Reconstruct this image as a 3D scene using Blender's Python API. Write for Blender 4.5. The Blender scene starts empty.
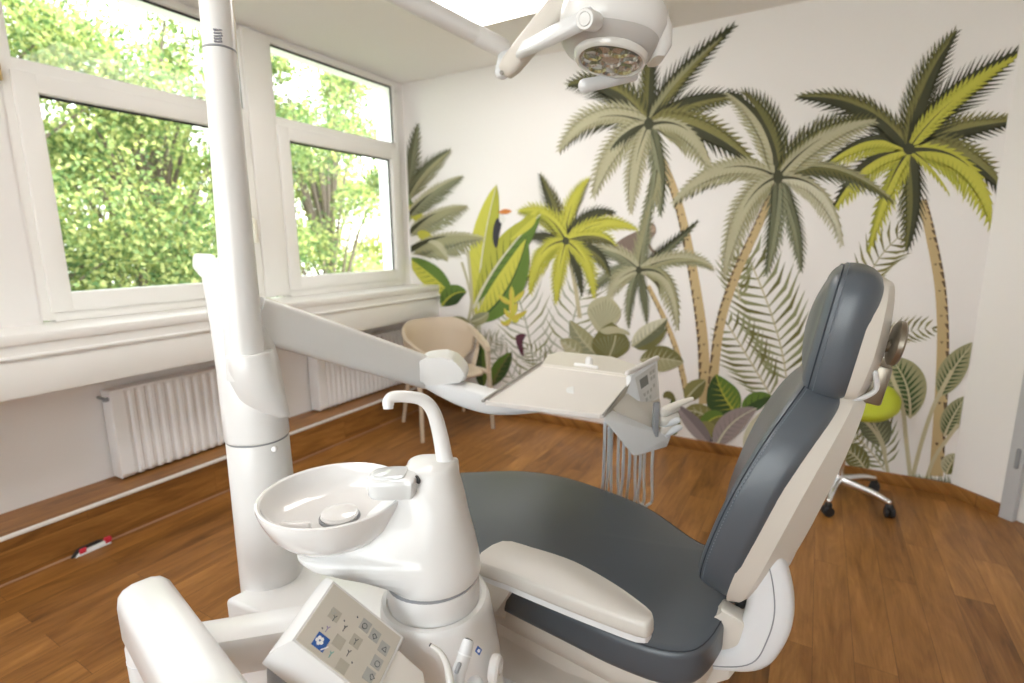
import bpy, bmesh, math, random
from mathutils import Vector, Matrix, Euler
random.seed(7)
scene = bpy.context.scene
COL = scene.collection
V = Vector
pi = math.pi

# ------------------------------------------------------------------ materials
MATS = {}
def mat(name, col, rough=.5, metal=0., spec=.5, coat=0., emit=None, estr=0., bump=None):
    if name in MATS: return MATS[name]
    m = bpy.data.materials.new(name); m.use_nodes = True
    nt = m.node_tree; b = nt.nodes['Principled BSDF']
    b.inputs['Base Color'].default_value = (*col, 1)
    b.inputs['Roughness'].default_value = rough
    b.inputs['Metallic'].default_value = metal
    b.inputs['Specular IOR Level'].default_value = spec
    b.inputs['Coat Weight'].default_value = coat
    b.inputs['Coat Roughness'].default_value = .08
    if emit:
        b.inputs['Emission Color'].default_value = (*emit, 1)
        b.inputs['Emission Strength'].default_value = estr
    if bump:                                   # (scale, strength)
        t = nt.nodes.new('ShaderNodeTexCoord'); n = nt.nodes.new('ShaderNodeTexNoise'); bp = nt.nodes.new('ShaderNodeBump')
        n.inputs['Scale'].default_value = bump[0]; n.inputs['Detail'].default_value = 4
        bp.inputs['Strength'].default_value = bump[1]; bp.inputs['Distance'].default_value = .002
        nt.links.new(t.outputs['Object'], n.inputs['Vector']); nt.links.new(n.outputs['Fac'], bp.inputs['Height'])
        nt.links.new(bp.outputs['Normal'], b.inputs['Normal'])
    MATS[name] = m
    return m

def wood_mat():
    m = bpy.data.materials.new('oak_laminate'); m.use_nodes = True
    nt = m.node_tree; L = nt.links; N = nt.nodes.new; b = nt.nodes['Principled BSDF']
    tc = N('ShaderNodeTexCoord'); sp = N('ShaderNodeSeparateXYZ'); L.new(tc.outputs['Object'], sp.inputs[0])
    ad = N('ShaderNodeMath'); ad.operation = 'ADD'; L.new(sp.outputs['X'], ad.inputs[0]); L.new(sp.outputs['Z'], ad.inputs[1])
    cb = N('ShaderNodeCombineXYZ'); L.new(sp.outputs['Y'], cb.inputs['X']); L.new(ad.outputs[0], cb.inputs['Y'])
    br = N('ShaderNodeTexBrick'); L.new(cb.outputs[0], br.inputs['Vector'])
    br.offset = .37; br.inputs['Scale'].default_value = 1; br.inputs['Brick Width'].default_value = .95
    br.inputs['Row Height'].default_value = .122; br.inputs['Mortar Size'].default_value = .0007; br.inputs['Mortar Smooth'].default_value = .3
    br.inputs['Color1'].default_value = (0, 0, 0, 1); br.inputs['Color2'].default_value = (1, 1, 1, 1); br.inputs['Mortar'].default_value = (.5, .5, .5, 1)
    def noise(sx, sy, det, rough, off):
        mp = N('ShaderNodeMapping'); mp.inputs['Scale'].default_value = (sx, sy, 1); L.new(cb.outputs[0], mp.inputs['Vector'])
        o = N('ShaderNodeVectorMath'); o.operation = 'MULTIPLY_ADD'; L.new(br.outputs['Color'], o.inputs[0]); o.inputs[1].default_value = (off, off, off); L.new(mp.outputs[0], o.inputs[2])
        n = N('ShaderNodeTexNoise'); n.inputs['Scale'].default_value = 1; n.inputs['Detail'].default_value = det; n.inputs['Roughness'].default_value = rough; n.inputs['Distortion'].default_value = .9
        L.new(o.outputs[0], n.inputs['Vector']); return n
    big = noise(2.4, 13, 4, .62, 9); fine = noise(5, 90, 5, .65, 17)
    def mix(a, fa, bb, fb):
        x = N('ShaderNodeMath'); x.operation = 'MULTIPLY'; L.new(a, x.inputs[0]); x.inputs[1].default_value = fa
        y = N('ShaderNodeMath'); y.operation = 'MULTIPLY_ADD'; L.new(bb, y.inputs[0]); y.inputs[1].default_value = fb; L.new(x.outputs[0], y.inputs[2])
        return y.outputs[0]
    s = mix(big.outputs['Fac'], .60, fine.outputs['Fac'], .26)
    bw = N('ShaderNodeRGBToBW'); L.new(br.outputs['Color'], bw.inputs[0])
    s = mix(s, 1., bw.outputs[0], .14)
    r = N('ShaderNodeValToRGB'); L.new(s, r.inputs[0]); e = r.color_ramp.elements
    e[0].position = .27; e[0].color = (.088, .032, .0075, 1); e[1].position = .76; e[1].color = (.53, .258, .076, 1)
    k = e.new(.42); k.color = (.216, .090, .021, 1)
    k = e.new(.56); k.color = (.33, .147, .037, 1)
    mx = N('ShaderNodeMix'); mx.data_type = 'RGBA'; L.new(br.outputs['Fac'], mx.inputs['Factor']); L.new(r.outputs[0], mx.inputs['A']); mx.inputs['B'].default_value = (.07, .028, .01, 1)
    L.new(mx.outputs['Result'], b.inputs['Base Color'])
    b.inputs['Roughness'].default_value = .38; b.inputs['Specular IOR Level'].default_value = .4
    bp = N('ShaderNodeBump'); bp.inputs['Strength'].default_value = .12; bp.inputs['Distance'].default_value = .001
    L.new(fine.outputs['Fac'], bp.inputs['Height']); L.new(bp.outputs[0], b.inputs['Normal'])
    return m

def glass_mat():
    m = bpy.data.materials.new('window_glass'); m.use_nodes = True
    nt = m.node_tree; nt.nodes.clear(); N = nt.nodes.new; L = nt.links
    o = N('ShaderNodeOutputMaterial'); mx = N('ShaderNodeMixShader'); t = N('ShaderNodeBsdfTransparent'); g = N('ShaderNodeBsdfGlossy'); f = N('ShaderNodeFresnel')
    t.inputs[0].default_value = (.96, .985, .975, 1); g.inputs['Roughness'].default_value = .01; f.inputs['IOR'].default_value = 1.25
    L.new(f.outputs[0], mx.inputs[0]); L.new(t.outputs[0], mx.inputs[1]); L.new(g.outputs[0], mx.inputs[2]); L.new(mx.outputs[0], o.inputs[0])
    return m

def leaf_mat(name, col):
    m = bpy.data.materials.new(name); m.use_nodes = True
    nt = m.node_tree; nt.nodes.clear(); N = nt.nodes.new; L = nt.links
    o = N('ShaderNodeOutputMaterial'); mx = N('ShaderNodeMixShader'); d = N('ShaderNodeBsdfDiffuse'); t = N('ShaderNodeBsdfTranslucent')
    mx.inputs[0].default_value = .45; d.inputs[0].default_value = (*col, 1); t.inputs[0].default_value = (min(1, col[0]*1.25), min(1, col[1]*1.2), col[2]*.8, 1)
    L.new(d.outputs[0], mx.inputs[1]); L.new(t.outputs[0], mx.inputs[2]); L.new(mx.outputs[0], o.inputs[0])
    return m

W_WALL = mat('white_wall_paint', (.88, .86, .85), .75, bump=(60, .12))
W_CEIL = mat('ceiling_paint', (.88, .86, .845), .85, bump=(60, .1))
W_PVC = mat('white_window_plastic', (.86, .845, .815), .35)
W_SILL = mat('white_sill_laminate', (.87, .86, .84), .32)
W_RAD = mat('radiator_enamel', (.88, .88, .89), .35)
W_UNIT = mat('white_dental_plastic', (.81, .805, .80), .28, coat=.25)
W_UNIT2 = mat('cool_white_plastic', (.76, .77, .79), .33, coat=.15)
W_CREAM = mat('cream_white_plastic', (.69, .65, .59), .38)
W_CERAM = mat('white_glazed_ceramic', (.82, .81, .805), .08, coat=.6)
M_LEATHER = mat('slate_grey_leather', (.080, .094, .112), .36, spec=.5, coat=.12, bump=(420, .22))
M_LEATHER.node_tree.nodes['Principled BSDF'].inputs['Coat Weight'].default_value = .3; M_LEATHER.node_tree.nodes['Principled BSDF'].inputs['Coat Roughness'].default_value = .24
M_SEAM = mat('dark_seam_thread', (.022, .03, .042), .6)
M_STITCH = mat('stitch_thread', (.15, .18, .215), .6)
M_GREY = mat('grey_plastic', (.30, .31, .33), .45)
M_DARK = mat('dark_recess', (.035, .035, .038), .6)
M_CHROME = mat('polished_aluminium', (.80, .81, .83), .16, 1.)
M_BRONZE = mat('brushed_bronze', (.30, .265, .215), .33, .9)
M_BLACK = mat('black_rubber', (.02, .02, .022), .5)
M_LIME = mat('lime_green_vinyl', (.50, .56, .035), .42)
M_CHAIR = mat('beige_chair_plastic', (.60, .50, .385), .45)
M_BRASS = mat('brass', (.55, .42, .2), .3, 1.)
M_PANEL = mat('beige_key_foil', (.60, .56, .49), .42)
M_KEY = mat('key_field_olive', (.45, .42, .35), .45)
M_KEY2 = mat('key_field_grey', (.42, .42, .40), .45)
M_INK = mat('key_symbol_ink', (.10, .11, .13), .5)
M_TEAL = mat('key_symbol_teal', (.12, .42, .40), .5)
M_BLUE = mat('logo_blue', (.030, .115, .40), .4)
M_WHITE = mat('logo_white', (.88, .90, .92), .45)
M_HOSE = mat('grey_hose', (.78, .82, .87), .4)
M_TRAY = mat('tray_off_white', (.74, .705, .675), .5)
M_STEEL = mat('brushed_steel_edge', (.40, .39, .37), .35, .8)
M_STRIP = mat('white_edge_strip', (.84, .82, .78), .4)
M_RED = mat('red_plastic', (.60, .03, .06), .4)
M_LED = mat('light_panel_diffuser', (1, 1, 1), .6, emit=(1, .965, .935), estr=6.5)
WOOD = wood_mat(); GLASS = glass_mat()
M_LENS = mat('lamp_reflector', (.62, .62, .36), .22, .75)
M_LENS2 = mat('lamp_reflector_grey', (.62, .61, .58), .2, .75)

# ------------------------------------------------------------------ objects
ORG = {}
def props(o, label=None, cat=None, group=None, kind=None):
    if label: o['label'] = label
    if cat: o['category'] = cat
    if group: o['group'] = group
    if kind: o['kind'] = kind
    return o
def thing(name, loc, label, cat, group=None, kind=None):
    o = bpy.data.objects.new(name, None); COL.objects.link(o); o.location = loc; o.empty_display_size = .1
    ORG[o] = V(loc); return props(o, label, cat, group, kind)
def mesh(name, vf, m, parent=None, smooth=35, label=None, mi=None, org=None):
    """vf = (verts, faces) in world coordinates -> ONE mesh object"""
    vs, fs = vf
    o0 = ORG[parent] if parent else V(org or (0, 0, 0))
    me = bpy.data.meshes.new(name)
    me.from_pydata([tuple(V(v)-o0) for v in vs], [], fs)
    ms = m if isinstance(m, (list, tuple)) else [m]
    for q in ms: me.materials.append(q)
    if mi: me.polygons.foreach_set('material_index', mi)
    me.validate()
    bm = bmesh.new(); bm.from_mesh(me)
    if not mi: bmesh.ops.recalc_face_normals(bm, faces=bm.faces)
    bm.to_mesh(me); bm.free()
    if smooth:
        for p in me.polygons: p.use_smooth = True
        me.set_sharp_from_angle(angle=math.radians(smooth))
    o = bpy.data.objects.new(name, me); COL.objects.link(o)
    if parent: o.parent = parent
    else: o.location = o0
    ORG[o] = o0
    if label: o['label'] = label
    return o
def struct(name, vf, m, smooth=30, parent=None, org=None):
    o = mesh(name, vf, m, parent, smooth, org=org)
    if not parent: o['kind'] = 'structure'
    return o
def join(*parts):
    vs, fs = [], []
    for v, f in parts:
        n = len(vs); vs += list(v); fs += [tuple(i+n for i in q) for q in f]
    return vs, fs

# ------------------------------------------------------------------ shapes
def box(x0, x1, y0, y1, z0, z1, bev=0., seg=2):
    bm = bmesh.new()
    bmesh.ops.create_cube(bm, size=1)
    for v in bm.verts:
        v.co = V((x0+(v.co.x+.5)*(x1-x0), y0+(v.co.y+.5)*(y1-y0), z0+(v.co.z+.5)*(z1-z0)))
    return fin(bm, bev, seg)
def fin(bm, bev=0., seg=2):
    if bev: bmesh.ops.bevel(bm, geom=bm.edges[:], offset=bev, segments=seg, profile=.5, affect='EDGES')
    bm.verts.ensure_lookup_table(); bm.verts.index_update()
    r = ([v.co.copy() for v in bm.verts], [tuple(v.index for v in f.verts) for f in bm.faces]); bm.free(); return r
def fbox(F, a0, a1, b0, b1, c0, c1, bev=0., seg=2):
    """box in frame F=(O,U,V,N)"""
    vs, fs = box(a0, a1, b0, b1, c0, c1, bev, seg)
    return [F[0]+F[1]*v.x+F[2]*v.y+F[3]*v.z for v in vs], fs
def prism(pts, F, c0, c1, bev=0., seg=2):
    bm = bmesh.new(); n = len(pts)
    lo = [bm.verts.new(V((p[0], p[1], c0))) for p in pts]; hi = [bm.verts.new(V((p[0], p[1], c1))) for p in pts]
    bm.faces.new(lo[::-1]); bm.faces.new(hi)
    for i in range(n): bm.faces.new((lo[i], lo[(i+1) % n], hi[(i+1) % n], hi[i]))
    vs, fs = fin(bm, bev, seg)
    return [F[0]+F[1]*v.x+F[2]*v.y+F[3]*v.z for v in vs], fs
WORLD = (V((0, 0, 0)), V((1, 0, 0)), V((0, 1, 0)), V((0, 0, 1)))
def frame(o, u, v):
    u = V(u).normalized(); v = V(v); v = (v-u*v.dot(u)).normalized(); return (V(o), u, v, u.cross(v))
def ring(c, u, v, ru, rv, n=32, pw=2.):
    r = []
    for i in range(n):
        a = 2*pi*i/n; ca, sa = math.cos(a), math.sin(a)
        r.append(V(c)+V(u)*(ru*math.copysign(abs(ca)**(2/pw), ca))+V(v)*(rv*math.copysign(abs(sa)**(2/pw), sa)))
    return r
def loft(rings, cap0=True, cap1=True, closed=True):
    n = len(rings[0]); vs = [p for r in rings for p in r]; fs = []
    for k in range(len(rings)-1):
        for i in range(n if closed else n-1):
            j = (i+1) % n; fs.append((k*n+i, k*n+j, (k+1)*n+j, (k+1)*n+i))
    if cap0: fs.append(tuple(range(n))[::-1])
    if cap1: fs.append(tuple(range((len(rings)-1)*n, len(rings)*n)))
    return vs, fs
def catmull(pts, per=8, closed=False):
    P = [V(p) for p in pts]; n = len(P); out = []
    for i in range(n if closed else n-1):
        if closed: a, b, c, d = P[i-1], P[i], P[(i+1) % n], P[(i+2) % n]
        else: a, b, c, d = P[max(i-1, 0)], P[i], P[i+1], P[min(i+2, n-1)]
        for k in range(per):
            t = k/per
            out.append(.5*((2*b)+(c-a)*t+(2*a-5*b+4*c-d)*t*t+(3*b-a-3*c+d)*t**3))
    if not closed: out.append(P[-1])
    return out
def tube(path, r, n=16, smooth=0, rnd=True, flat=1., side=None):
    P = [V(p) for p in path]; R = list(r) if isinstance(r, (list, tuple)) else [r]*len(P)
    if smooth:
        Q = catmull(P, smooth); R = [v.x for v in catmull([V((q, 0, 0)) for q in R], smooth)]; P = Q
    T = [((P[min(i+1, len(P)-1)]-P[max(i-1, 0)]).normalized()) for i in range(len(P))]
    u = V(side) if side else (V((0, 0, 1)) if abs(T[0].z) < .9 else V((1, 0, 0)))
    rings = []
    for i, p in enumerate(P):
        u = (u-T[i]*u.dot(T[i])).normalized(); w = T[i].cross(u)
        rings.append((p, u.copy(), w, R[i]))
    rr = []
    if rnd:
        p, u, w, q = rings[0]
        for a in (80, 55, 30): rr.append(ring(p-T[0]*q*.8*math.sin(math.radians(a)), u, w, q*math.cos(math.radians(a)), q*flat*math.cos(math.radians(a)), n))
    for p, u, w, q in rings: rr.append(ring(p, u, w, q, q*flat, n))
    if rnd:
        p, u, w, q = rings[-1]
        for a in (30, 55, 80): rr.append(ring(p+T[-1]*q*.8*math.sin(math.radians(a)), u, w, q*math.cos(math.radians(a)), q*flat*math.cos(math.radians(a)), n))
    return loft(rr)
def revolve(prof, c, n=48, axis=(0, 0, 1), cap0=True, cap1=True):
    ax = V(axis).normalized(); u = ax.orthogonal().normalized(); w = ax.cross(u)
    return loft([ring(V(c)+ax*h, u, w, max(r, 1e-4), max(r, 1e-4), n) for r, h in prof], cap0, cap1)
def offset2(pts, d):
    n = len(pts); out = []
    for i in range(n):
        a, b = pts[i-1], pts[(i+1) % n]; t = (b-a); t = V((t.x, t.y, 0)).normalized()
        out.append(pts[i]+V((-t.y, t.x, 0))*d)
    return out
def cushion(ctrl, F, thick, r, per=6, dome=.0, steps=5, back_r=None, bend=None):
    """closed 2-D outline (counter-clockwise) swept into a rounded pad: front face at +N, back face at -N"""
    o = catmull([V((p[0], p[1], 0)) for p in ctrl], per, True); br = r if back_r is None else back_r
    cx = sum((p for p in o), V())/len(o); rr = []
    def put(pts, h): rr.append([V((p.x, p.y, h)) for p in pts])
    for k in (.35, .7): put([cx+(p-cx)*k for p in offset2(o, br)], -thick/2)
    for k in range(steps+1):
        a = pi/2*k/steps; put(offset2(o, br*(1-math.sin(a))), -thick/2+br*(1-math.cos(a)))
    for k in range(steps+1):
        a = pi/2*k/steps; put(offset2(o, r*(1-math.cos(a))), thick/2-r*(1-math.sin(a)))
    last = offset2(o, r)
    for k in (.85, .65, .4, .15): put([cx+(p-cx)*k for p in last], thick/2+dome*(1-k*k))
    if bend: rr = [[bend(p) for p in q] for q in rr]
    vs, fs = loft(rr)
    return [F[0]+F[1]*v.x+F[2]*v.y+F[3]*v.z for v in vs], fs
def outline3(ctrl, F, h, ins, per=6, bend=None):
    o = offset2(catmull([V((p[0], p[1], 0)) for p in ctrl], per, True), ins)
    q = [V((p.x, p.y, h)) for p in o]
    if bend: q = [bend(p) for p in q]
    return [F[0]+F[1]*v.x+F[2]*v.y+F[3]*v.z for v in q]
def loop_tube(pts, r, n=6):
    P = pts; rings = []; N_ = len(P)
    for i in range(N_):
        t = (P[(i+1) % N_]-P[i-1]).normalized(); u = t.orthogonal().normalized()
        z = V((.3, .5, .8)); u = (z-t*z.dot(t)).normalized(); rings.append(ring(P[i], u, t.cross(u), r, r, n))
    vs, fs = loft(rings, False, False); k = (N_-1)*n
    fs += [(k+i, k+(i+1) % n, (i+1) % n, i) for i in range(n)]
    return vs, fs

# ------------------------------------------------------------------ camera (solved from the room's straight edges)
FPX = 523.6145
CAM = V((3.0762, 0, 1.40))
FW = V((-0.4940216, 0.84943803, -0.18546613)); RT = V((0.86523972, 0.50128035, -0.00884535)); UP = V((-0.08545695, 0.16484246, 0.98261085))
cd = bpy.data.cameras.new('camera'); cam = bpy.data.objects.new('camera', cd); COL.objects.link(cam)
cam.matrix_world = Matrix(((RT.x, UP.x, -FW.x, CAM.x), (RT.y, UP.y, -FW.y, CAM.y), (RT.z, UP.z, -FW.z, CAM.z), (0, 0, 0, 1)))
cd.sensor_width = 36; cd.lens = FPX*36/1024; cd.clip_start = .02; cd.clip_end = 300
cd.dof.use_dof = True; cd.dof.focus_distance = 1.12; cd.dof.aperture_fstop = 2.4
scene.camera = cam
def at(px, py, x=None, y=None, z=None, dep=None):
    """the point of the place seen at a pixel, on a given plane or at a given depth"""
    d = FW+RT*((px-512)/FPX)-UP*((py-341.5)/FPX)
    t = (x-CAM.x)/d.x if x is not None else (y-CAM.y)/d.y if y is not None else (z-CAM.z)/d.z if z is not None else dep
    return CAM+d*t
# ================================================================== the room
D = 3.5576; CEIL = 2.69; XW = 3.8153; XR = 5.2; YB = -2.2
struct('floor', box(-.06, XR+.1, YB-.1, D+.1, -.1, 0), WOOD, 0)
struct('ceiling', box(-.25, XR+.1, YB-.1, D+.1, CEIL, CEIL+.12), W_CEIL, 0)
# back wall, then the slanting wall with the door, right wall and the wall behind
struct('wall_back', box(-.25, XW, D, D+.12, 0, CEIL), W_WALL, 0)
sd = V((.7193, -.6947, 0)); sn = V((.6947, .7193, 0))       # along / behind the slanting wall
FS = (V((XW, D, 0)), sd, sn, V((0, 0, 1)))
LS = (XR-XW)/sd.x
DO0, DO1, DH = .28, 1.13, 2.02                              # door opening
struct('wall_right_slant', join(fbox(FS, 0, DO0, 0, .12, 0, CEIL), fbox(FS, DO1, LS, 0, .12, 0, CEIL), fbox(FS, DO0, DO1, 0, .12, DH, CEIL)), W_WALL, 0)
ys = D+sd.y*LS
struct('wall_right', box(XR, XR+.12, YB, ys, 0, CEIL), W_WALL, 0)
RW0, RW1, RZ0, RZ1 = 1.4, 4.2, .8, 2.45                     # unseen window added behind the photographer for soft frontal fill
struct('wall_rear', join(box(-.25, RW0, YB-.12, YB, 0, CEIL), box(RW1, XR, YB-.12, YB, 0, CEIL), box(RW0, RW1, YB-.12, YB, 0, RZ0), box(RW0, RW1, YB-.12, YB, RZ1, CEIL)), W_WALL, 0)
w4 = struct('window_4', join(box(RW0, RW1, YB-.09, YB-.02, RZ0, RZ0+.07, .004), box(RW0, RW1, YB-.09, YB-.02, RZ1-.07, RZ1, .004), box(RW0, RW0+.07, YB-.09, YB-.02, RZ0, RZ1, .004), box(RW1-.07, RW1, YB-.09, YB-.02, RZ0, RZ1, .004), box((RW0+RW1)/2-.05, (RW0+RW1)/2+.05, YB-.09, YB-.02, RZ0, RZ1, .004)), W_PVC)
mesh('glass_pane', box(RW0+.06, RW1-.06, YB-.058, YB-.052, RZ0+.06, RZ1-.06), GLASS, w4, 0)
# baseboards
struct('baseboard_back', box(.2225, XW+.003, D-.016, D, 0, .07, .003), WOOD)
struct('baseboard_right_slant', fbox(FS, -.002, DO0-.036, -.016, 0, 0, .07, .003), WOOD)
# door
dr = mesh('door_1', fbox(FS, DO0+.024, DO1-.03, .012, .052, .006, DH-.03, .004), mat('white_door_paint', (.84, .835, .82), .4)); dr['kind'] = 'structure'
mesh('door_frame', join(fbox(FS, DO0-.036, DO0+.024, -.014, .06, 0, DH+.05, .004), fbox(FS, DO1-.03, DO1+.055, -.014, .06, 0, DH+.05, .004), fbox(FS, DO0-.036, DO1+.055, -.014, .06, DH-.03, DH+.055, .004)), mat('grey_door_frame', (.55, .56, .585), .42), dr)
for hz in (.33, 1.72):
    mesh('hinge', tube([FS[0]+sd*(DO0+.004)-sn*.018+V((0, 0, hz-.045)), FS[0]+sd*(DO0+.004)-sn*.018+V((0, 0, hz+.045))], .0095, 12), M_GREY, dr, label='dark grey cylindrical hinge')
mesh('door_handle', join(tube([FS[0]+sd*(DO1-.09)+sn*.012+V((0, 0, 1.04)), FS[0]+sd*(DO1-.09)-sn*.05+V((0, 0, 1.04)), FS[0]+sd*(DO1-.21)-sn*.05+V((0, 0, 1.04))], .009, 12)), M_CHROME, dr)

# ---- window wall
SB = .201                                                     # height of the wood-clad step
Y0, Y1, Y2, Y3 = .985, 2.205, 2.235, 3.475                    # the two window units
WT = .06                                                      # wall below the sill stands back of the window plane
struct('wall_left', join(
    box(-.25, -.012, -.42, Y0-.03, 1.02, CEIL), box(-.25, -.012, YB, -1.98, 1.02, CEIL), box(-.25, -.02, -1.98, -.42, 2.672, CEIL),   # piers and lintel
    box(-.25, 0.0, Y0-.03, Y0, 1.02, CEIL),
    box(-.25, -.02, Y3, D, 1.02, CEIL),
    box(-.25, -.02, Y0, Y3, 2.672, CEIL)), W_WALL, 0)
struct('wall_left_lower', box(-.25, -WT, YB, D, -.1, 1.02), W_WALL, 0)    # under the sill
mesh('trim_1', box(-.012, .012, -.42, Y0-.012, 1.05, CEIL, .004), W_WALL)['kind'] = 'structure'
# sill with deep apron
struct('trim_2', join(box(-.08, .2994, YB, D-.001, 1.008, 1.052, .006), box(.05, .291, YB, D-.001, .952, 1.010)), W_SILL)
struct('trim_3', join(box(.268, .2880, YB, D-.001, .79, .953, .004), box(-.06, .268, YB, D-.001, .80, .82), box(.281, .2994, YB, D-.001, .948, .966, .006)), W_SILL)
# step clad with floor boards, white edge strip, pale joint
struct('trim_4', box(-.10, .2205, YB, D-.001, 0, SB), WOOD, 0)
struct('trim_5', box(.206, .2245, YB, D-.002, SB-.010, SB+.006, .003), M_STRIP)
struct('trim_6', box(.2205, .2285, YB, D-.017, 0, .006, .001), mat('joint_strip', (.42, .25, .16), .5))

def window(idx, y0, y1, uy0, uy1, ly0, ly1):
    g = []                                                     # fixed outer frame in the wall's thickness
    zt, zb, zm0, zm1 = 2.675, 1.062, 2.135, 2.205
    g += [box(-.075, 0, y0, uy0, zb, zt, .004), box(-.075, 0, uy1, y1, zb, zt, .004),
          box(-.075, 0, uy0-.002, uy1+.002, 2.640, zt, .004), box(-.075, 0, uy0-.002, uy1+.002, zm0, zm1, .004), box(-.075, 0, uy0-.002, uy1+.002, zb-.01, 1.105, .004)]
    w = mesh('window_%d' % idx, join(*g), W_PVC); w['kind'] = 'structure'
    s0, s1 = max(ly0-.088, y0+.012), min(ly1+.088, y1-.012)
    mesh('sash', join(box(-.06, .014, s0, ly0, 1.098, 2.152, .006), box(-.06, .014, ly1, s1, 1.098, 2.152, .006),
                      box(-.06, .014, ly0-.004, ly1+.004, 1.098, 1.186, .006), box(-.06, .014, ly0-.004, ly1+.004, 2.072, 2.152, .006)), W_PVC, w)
    mesh('gasket', join(box(-.03, -.022, uy0-.001, uy1+.001, 2.628, 2.642), box(-.03, -.022, ly0-.001, ly1+.001, 2.061, 2.074), box(-.03, -.022, uy1-.012, uy1+.001, 2.2, 2.64),
                        box(-.03, -.022, ly1-.012, ly1+.001, 1.18, 2.07)), M_DARK, w, 0)
    mesh('glass_pane', box(-.040, -.034, uy0-.003, uy1+.003, 2.2, 2.643), GLASS, w, 0)
    mesh('glass_pane', box(-.040, -.034, ly0-.003, ly1+.003, 1.183, 2.075), GLASS, w, 0)
    return w, s0, s1
w1, a0, a1 = window(1, Y0, Y1, 1.033, 2.107, 1.105, 2.03)
window(3, -1.98, -.42, -1.94, -.46, -1.86, -.54)  # unseen extra window, added to bring more daylight onto the foreground
w2, b0, b1 = window(2, Y2, Y3, 2.322, 3.425, 2.400, 3.362)
mesh('mullion_cover', box(-.03, .012, 2.125, 2.300, 1.07, 2.672, .008, 3), W_PVC, w1)
mesh('hinge', tube([V((.022, .972, 2.10)), V((.022, .972, 2.155))], .013, 14), M_BRASS, w1, label='small brass hinge knob')
mesh('window_handle', join(box(.014, .024, 2.052, 2.082, 1.50, 1.57, .004), tube([V((.03, 2.067, 1.555)), V((.048, 2.067, 1.55)), V((.05, 2.067, 1.42))], .011, 12)), mat('cream_handle', (.80, .76, .64), .35), w1, label='cream window handle')

# radiators
def radiator(y0, y1, label):
    z0, z1 = SB+.012, .685; r = thing('radiator', (.02, (y0+y1)/2, SB), label, 'radiator', 'ribbed radiators under the window sill')
    cols = []; n = int((y1-y0-.12)/.047); st = (y1-y0-.12)/n
    prof = []                                               # ribbed front sheet: (y, x) profile swept up
    y = y0
    prof.append((y0, .035)); prof.append((y0, .052)); prof.append((y0+.06, .052))
    for i in range(n):
        a = y0+.06+i*st
        prof += [(a+st*.12, .040), (a+st*.42, .040), (a+st*.56, .053), (a+st*.92, .053)]
    prof += [(y1-.06, .052), (y1, .052), (y1, .035)]
    rows = []
    for z, dx in ((z0, -.012), (z0+.02, 0), (z1-.045, 0), (z1-.022, 0)):
        rows.append([V((x+dx, yy, z)) for yy, x in prof])
    flat = [V((.050, yy, z1-.010)) for yy, x in prof]
    rows.append(flat)
    mesh('front_panel', loft(rows, False, False, False), W_RAD, r, 25)
    mesh('top_grille', box(-.035, .05, y0+.002, y1-.002, z1-.016, z1, .004), W_RAD, r)
    mesh('back_panel', box(-.045, -.03, y0+.02, y1-.02, z0+.01, z1-.02, .003), W_RAD, r)
    for s in (y0, y1): mesh('side_cover', box(-.045, .05, s-.004, s+.004, z0, z1-.004, .002), W_RAD, r)
    for s, q in ((y0, -1), (y1, 1)):
        mesh('valve', join(tube([V((.03, s, z1-.045)), V((.03, s+q*.020, z1-.045))], .011, 12), tube([V((-.058, s+q*.012, z1-.045)), V((.03, s+q*.012, z1-.045))], .007, 10)), M_GREY, r, label='dark grey valve stub')
    return r
radiator(1.18, 2.02, 'white ribbed radiator under the sill left of the tall white column')
radiator(2.445, 3.37, 'white ribbed radiator behind the beige armchair, half hidden by the white equipment arm')

# ceiling light panels (one in the picture, an unseen twin added out of view as fill light)
def panel(x0, y0, label):
    p = thing('ceiling_light', (x0+.3, y0+.6, CEIL), label, 'ceiling light')
    mesh('housing', join(box(x0-.012, x0+.612, y0-.012, y0, CEIL-.014, CEIL-.001), box(x0-.012, x0+.612, y0+1.2, y0+1.212, CEIL-.014, CEIL-.001),
                         box(x0-.012, x0, y0, y0+1.2, CEIL-.014, CEIL-.001), box(x0+.6, x0+.612, y0, y0+1.2, CEIL-.014, CEIL-.001)), W_PVC, p, 0)
    mesh('diffuser', box(x0, x0+.6, y0, y0+1.2, CEIL-.012, CEIL-.002), M_LED, p, 0)
panel(1.145, 1.685, 'bright white flush rectangular light panel in the ceiling')
panel(1.145, -.55, 'unseen light panel added as fill in the ceiling before the pier between the windows')

# small plastic piece on the floor by the step
mk = thing('plastic_clip', (.245, .95, 0), 'small white, black and red plastic clip on the floor against the wooden step', 'clip')
FM = frame((.246, .868, .0), (0, 1, 0), (0, 0, 1))
mesh('white_base', prism([(0, .002), (.145, .002), (.133, .022), (.02, .022)], FM, -.012, .014, .003), M_WHITE, mk)
mesh('black_grip', prism([(-.012, .003), (.004, .003), (.03, .027), (.115, .027), (.10, .036), (.02, .034)], FM, -.012, .006, .002), M_BLACK, mk)
for s in (.016, .118): mesh('red_end', prism([(s, .012), (s+.026, .012), (s+.03, .034), (s+.004, .034)], FM, -.012, .0165, .003), M_RED, mk)
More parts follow.
